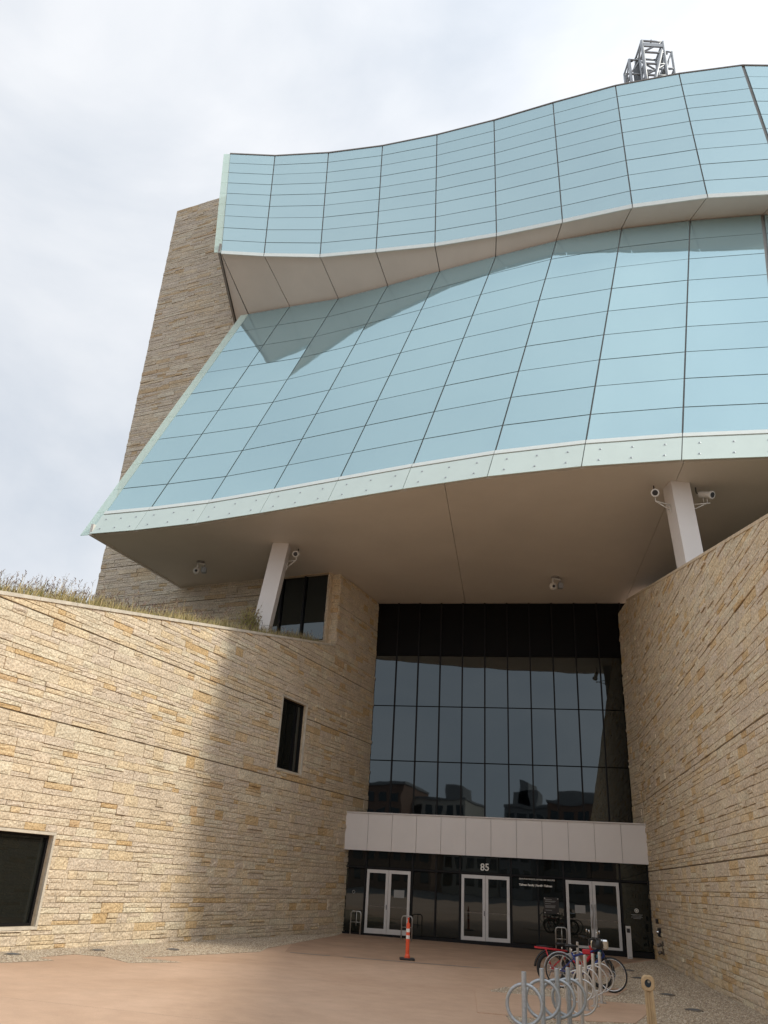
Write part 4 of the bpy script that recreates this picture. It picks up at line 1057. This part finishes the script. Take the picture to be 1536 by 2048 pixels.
        m = MB(); m.ring(V(0, 0, R), (0, 1, 0), R + 0.03, 0.028, 20, 6, math.pi * 1.02, math.pi * 1.75); m.build('mudguard', 'black_plastic', t)
        m = MB(); m.bbox(V(WB - 0.02, 0, R + 0.54), (0.19, 0.22, 0.10), None, 0.03); m.build('front_box', 'silver', t)
        m = MB(); m.bbox(V(0.36, 0, R + .25), (.05, .05, .14), None, .02); m.build('battery', 'black_plastic', t)
    else:
        m = MB(); m.ring(V(0, 0, R), (0, 1, 0), R + 0.02, 0.016, 20, 6, math.pi * 1.02, math.pi * 1.75); m.build('mudguard', 'mast_metal', t)
        m = MB(); m.lathe(V(0.80, 0, R + 0.3), [(0.036, 0), (0.036, 0.13), (0.02, 0.15), (0.02, 0.17)], 12, unit(V(.45, 0, .9))); m.build('bottle_holder', 'light_blue', t)
        m = MB(); m.bbox(hd1 + V(-.30, 0, -.10), (.09, .03, .05), None, .015); m.build('frame_bag', 'red_paint', t)
    m = MB(); m.tube([V(0.02, 0.1, R - .02), V(-.1, 0.24, 0.0)], .01, 6); m.build('kickstand', 'mast_dark', t)
    return t
bicycle((4.33, 20.45), RAD(-6), 'red cargo bicycle with fat tyres and a silver front box at the racks', 'red_paint', 0.33, 0.042, True)
bicycle((4.44, 20.0), RAD(-20), 'blue bicycle with thin tyres in front of the red one', 'blue_paint', 0.335, 0.019, False)
# helmet hung from the handlebar
hp = V(5.17, 19.60, 0.88)
t = thing('bicycle_helmet', hp, 'black cycle helmet hanging from the handlebar of the blue bicycle', 'helmet')
m = MB(); vs = []; nu, nv = 16, 9
for j in range(nv):
    ph = math.pi * (0.02 + 0.62 * j / (nv - 1))
    for i in range(nu):
        th = 2 * math.pi * i / nu; vs.append(hp + V(0.125 * math.sin(ph) * math.cos(th), 0.15 * math.sin(ph) * math.sin(th), 0.15 * math.cos(ph)))
m.add(vs, [(j * nu + i, j * nu + (i + 1) % nu, (j + 1) * nu + (i + 1) % nu, (j + 1) * nu + i) for j in range(nv - 1) for i in range(nu)] + [tuple(range(nu))], smooth=True); m.build('shell', 'black_plastic', t)
m = MB()
for k in range(-2, 3): m.tube([hp + V(0.045 * k, -.12 * math.cos(k * .3), 0.08), hp + V(0.05 * k, -.03, 0.153 - .01 * abs(k))], 0.008, 6)
m.ring(hp + V(0, 0, -0.05), (0, 0, 1), 0.125, 0.012, 20, 6); m.build('ribs', 'mast_dark', t)
m = MB(); m.tube([hp + V(-.1, 0, -.06), hp + V(-.06, -.02, -.2), hp + V(.02, 0, -.24), hp + V(.08, 0, -.2), hp + V(.1, 0, -.06)], 0.008, 6); m.build('strap', 'black_plastic', t)

# ------------------------------------------------------------------ grass on the berm
r6 = random.Random(66)
m = MB()
def blade(p, h, w, lean, tone, head):
    a = r6.uniform(0, math.pi); dx, dy = math.cos(a) * w, math.sin(a) * w
    p = np.array(p); tip = p + lean * h + ZU * h; mid = p + lean * h * 0.35 + ZU * h * 0.55; sd = V(dx, dy, 0)
    m.add([p - sd, p + sd, mid + sd * 0.8, mid - sd * 0.8, tip], [(0, 1, 2, 3), (3, 2, 4)], tone=tone)
    if head:
        for k in range(head):
            c = p + lean * h * (0.75 + 0.06 * k) + ZU * h * (0.80 + 0.055 * k); q = V(r6.uniform(-.05, .05), r6.uniform(-.05, .05), r6.uniform(.02, .07))
            s2 = V(dy, -dx, 0) * 1.4
            m.add([c - s2, c + s2, c + q + s2, c + q - s2], [(0, 1, 2, 3)], tone=r6.uniform(0.8, 1.0))
for k in range(15000):
    s = 2.7 + 23 * r6.random() ** 1.0; d = 0.52 + r6.random() ** 1.6 * 3.0
    pp = lw(s, ltop(s) - 0.03 + (d - 0.45) * 0.09, -d)
    dens = 0.5 + 0.5 * math.sin(s * 1.7 + math.sin(s * 0.6) * 2)
    tall = r6.random() < 0.10
    hh = r6.uniform(0.22, 0.55) * (0.75 + 0.4 * dens) * (1.0 if s > 6 else 0.8)
    if tall: hh *= 1.45
    ln = V(r6.gauss(0.05, 0.16), r6.gauss(0, 0.16), 0)
    blade(pp, hh, 0.008 if not tall else 0.006, ln, min(0.75, max(0, r6.gauss(0.42, 0.22))), (4 if (tall and s > 9) else (2 if r6.random() < 0.12 else 0)))
for k in range(420):      # one bushy tuft near the end of the berm
    s = 7.3 + r6.gauss(0, 0.35); pp = lw(s, ltop(s) - .02, -0.75 - abs(r6.gauss(0, .2)))
    blade(pp, r6.uniform(0.4, 1.25) * math.exp(-((s - 7.3) / 0.5) ** 2) + 0.15, 0.012, V(r6.gauss(0.05, .2), r6.gauss(0, .2), 0), r6.uniform(0, 0.3), 1)
o = m.build('grass', 'dry_grass', kind='stuff', tone=True); tag(o, 'tall dry prairie grass along the top of the sunlit wall', 'grass')

# ------------------------------------------------------------------ buildings across the street, seen mirrored in the curtain wall
def block(name, x, y, w, d, h, mat, cols_, rows_, label, steps=()):
    t = thing(name, V(x, y, G(x)), label, 'building', 'buildings mirrored in the curtain wall'); z0 = G(x) - 0.2
    MB().box((x, y, z0 + h / 2), (w / 2, d / 2, h / 2)).build('wall', mat, t)
    m = MB(); m.box((x, y, z0 + h + 0.25), (w / 2 + 0.2, d / 2 + 0.2, 0.25))
    for (dx, ww, hh) in steps: m.box((x + dx, y, z0 + h + 0.5 + hh / 2), (ww / 2, d / 4, hh / 2))
    m.build('roof', 'grey_wall', t)
    for i in range(cols_):
        for j in range(rows_):
            cxw = x - w / 2 + w * (i + 0.5) / cols_; czw = z0 + 1.0 + (h - 1.5) * (j + 0.5) / rows_
            MB().box((cxw, y + d / 2 + 0.02, czw), (w / cols_ * 0.32, 0.04, (h - 1.5) / rows_ * 0.32)).build('window', 'door_glass', t)
block('brick_building', -52, -98, 22, 18, 19, 'brick_wall', 8, 5, 'brown brick block mirrored at the left of the curtain wall', [(-6, 8, 3)])
block('pale_building', -35.5, -104, 11, 16, 17, 'pale_wall', 5, 5, 'pale block with a roof penthouse mirrored left of centre', [(2, 4, 3.0)])
block('low_building', -26, -100, 6, 14, 11, 'grey_wall', 3, 2, 'low grey block mirrored near the centre of the curtain wall')
block('office_building', -18.5, -112, 10, 16, 17, 'grey_wall', 5, 4, 'stepped grey office block mirrored right of centre', [(-2, 5, 3), (-2, 2, 5)])
block('long_building', -4, -100, 18, 16, 17, 'brick_wall', 7, 4, 'long dark block mirrored at the right of the curtain wall', [(-4, 7, 2)])

for o in bpy.data.objects:
    if 'world_children' in o: del o['world_children']
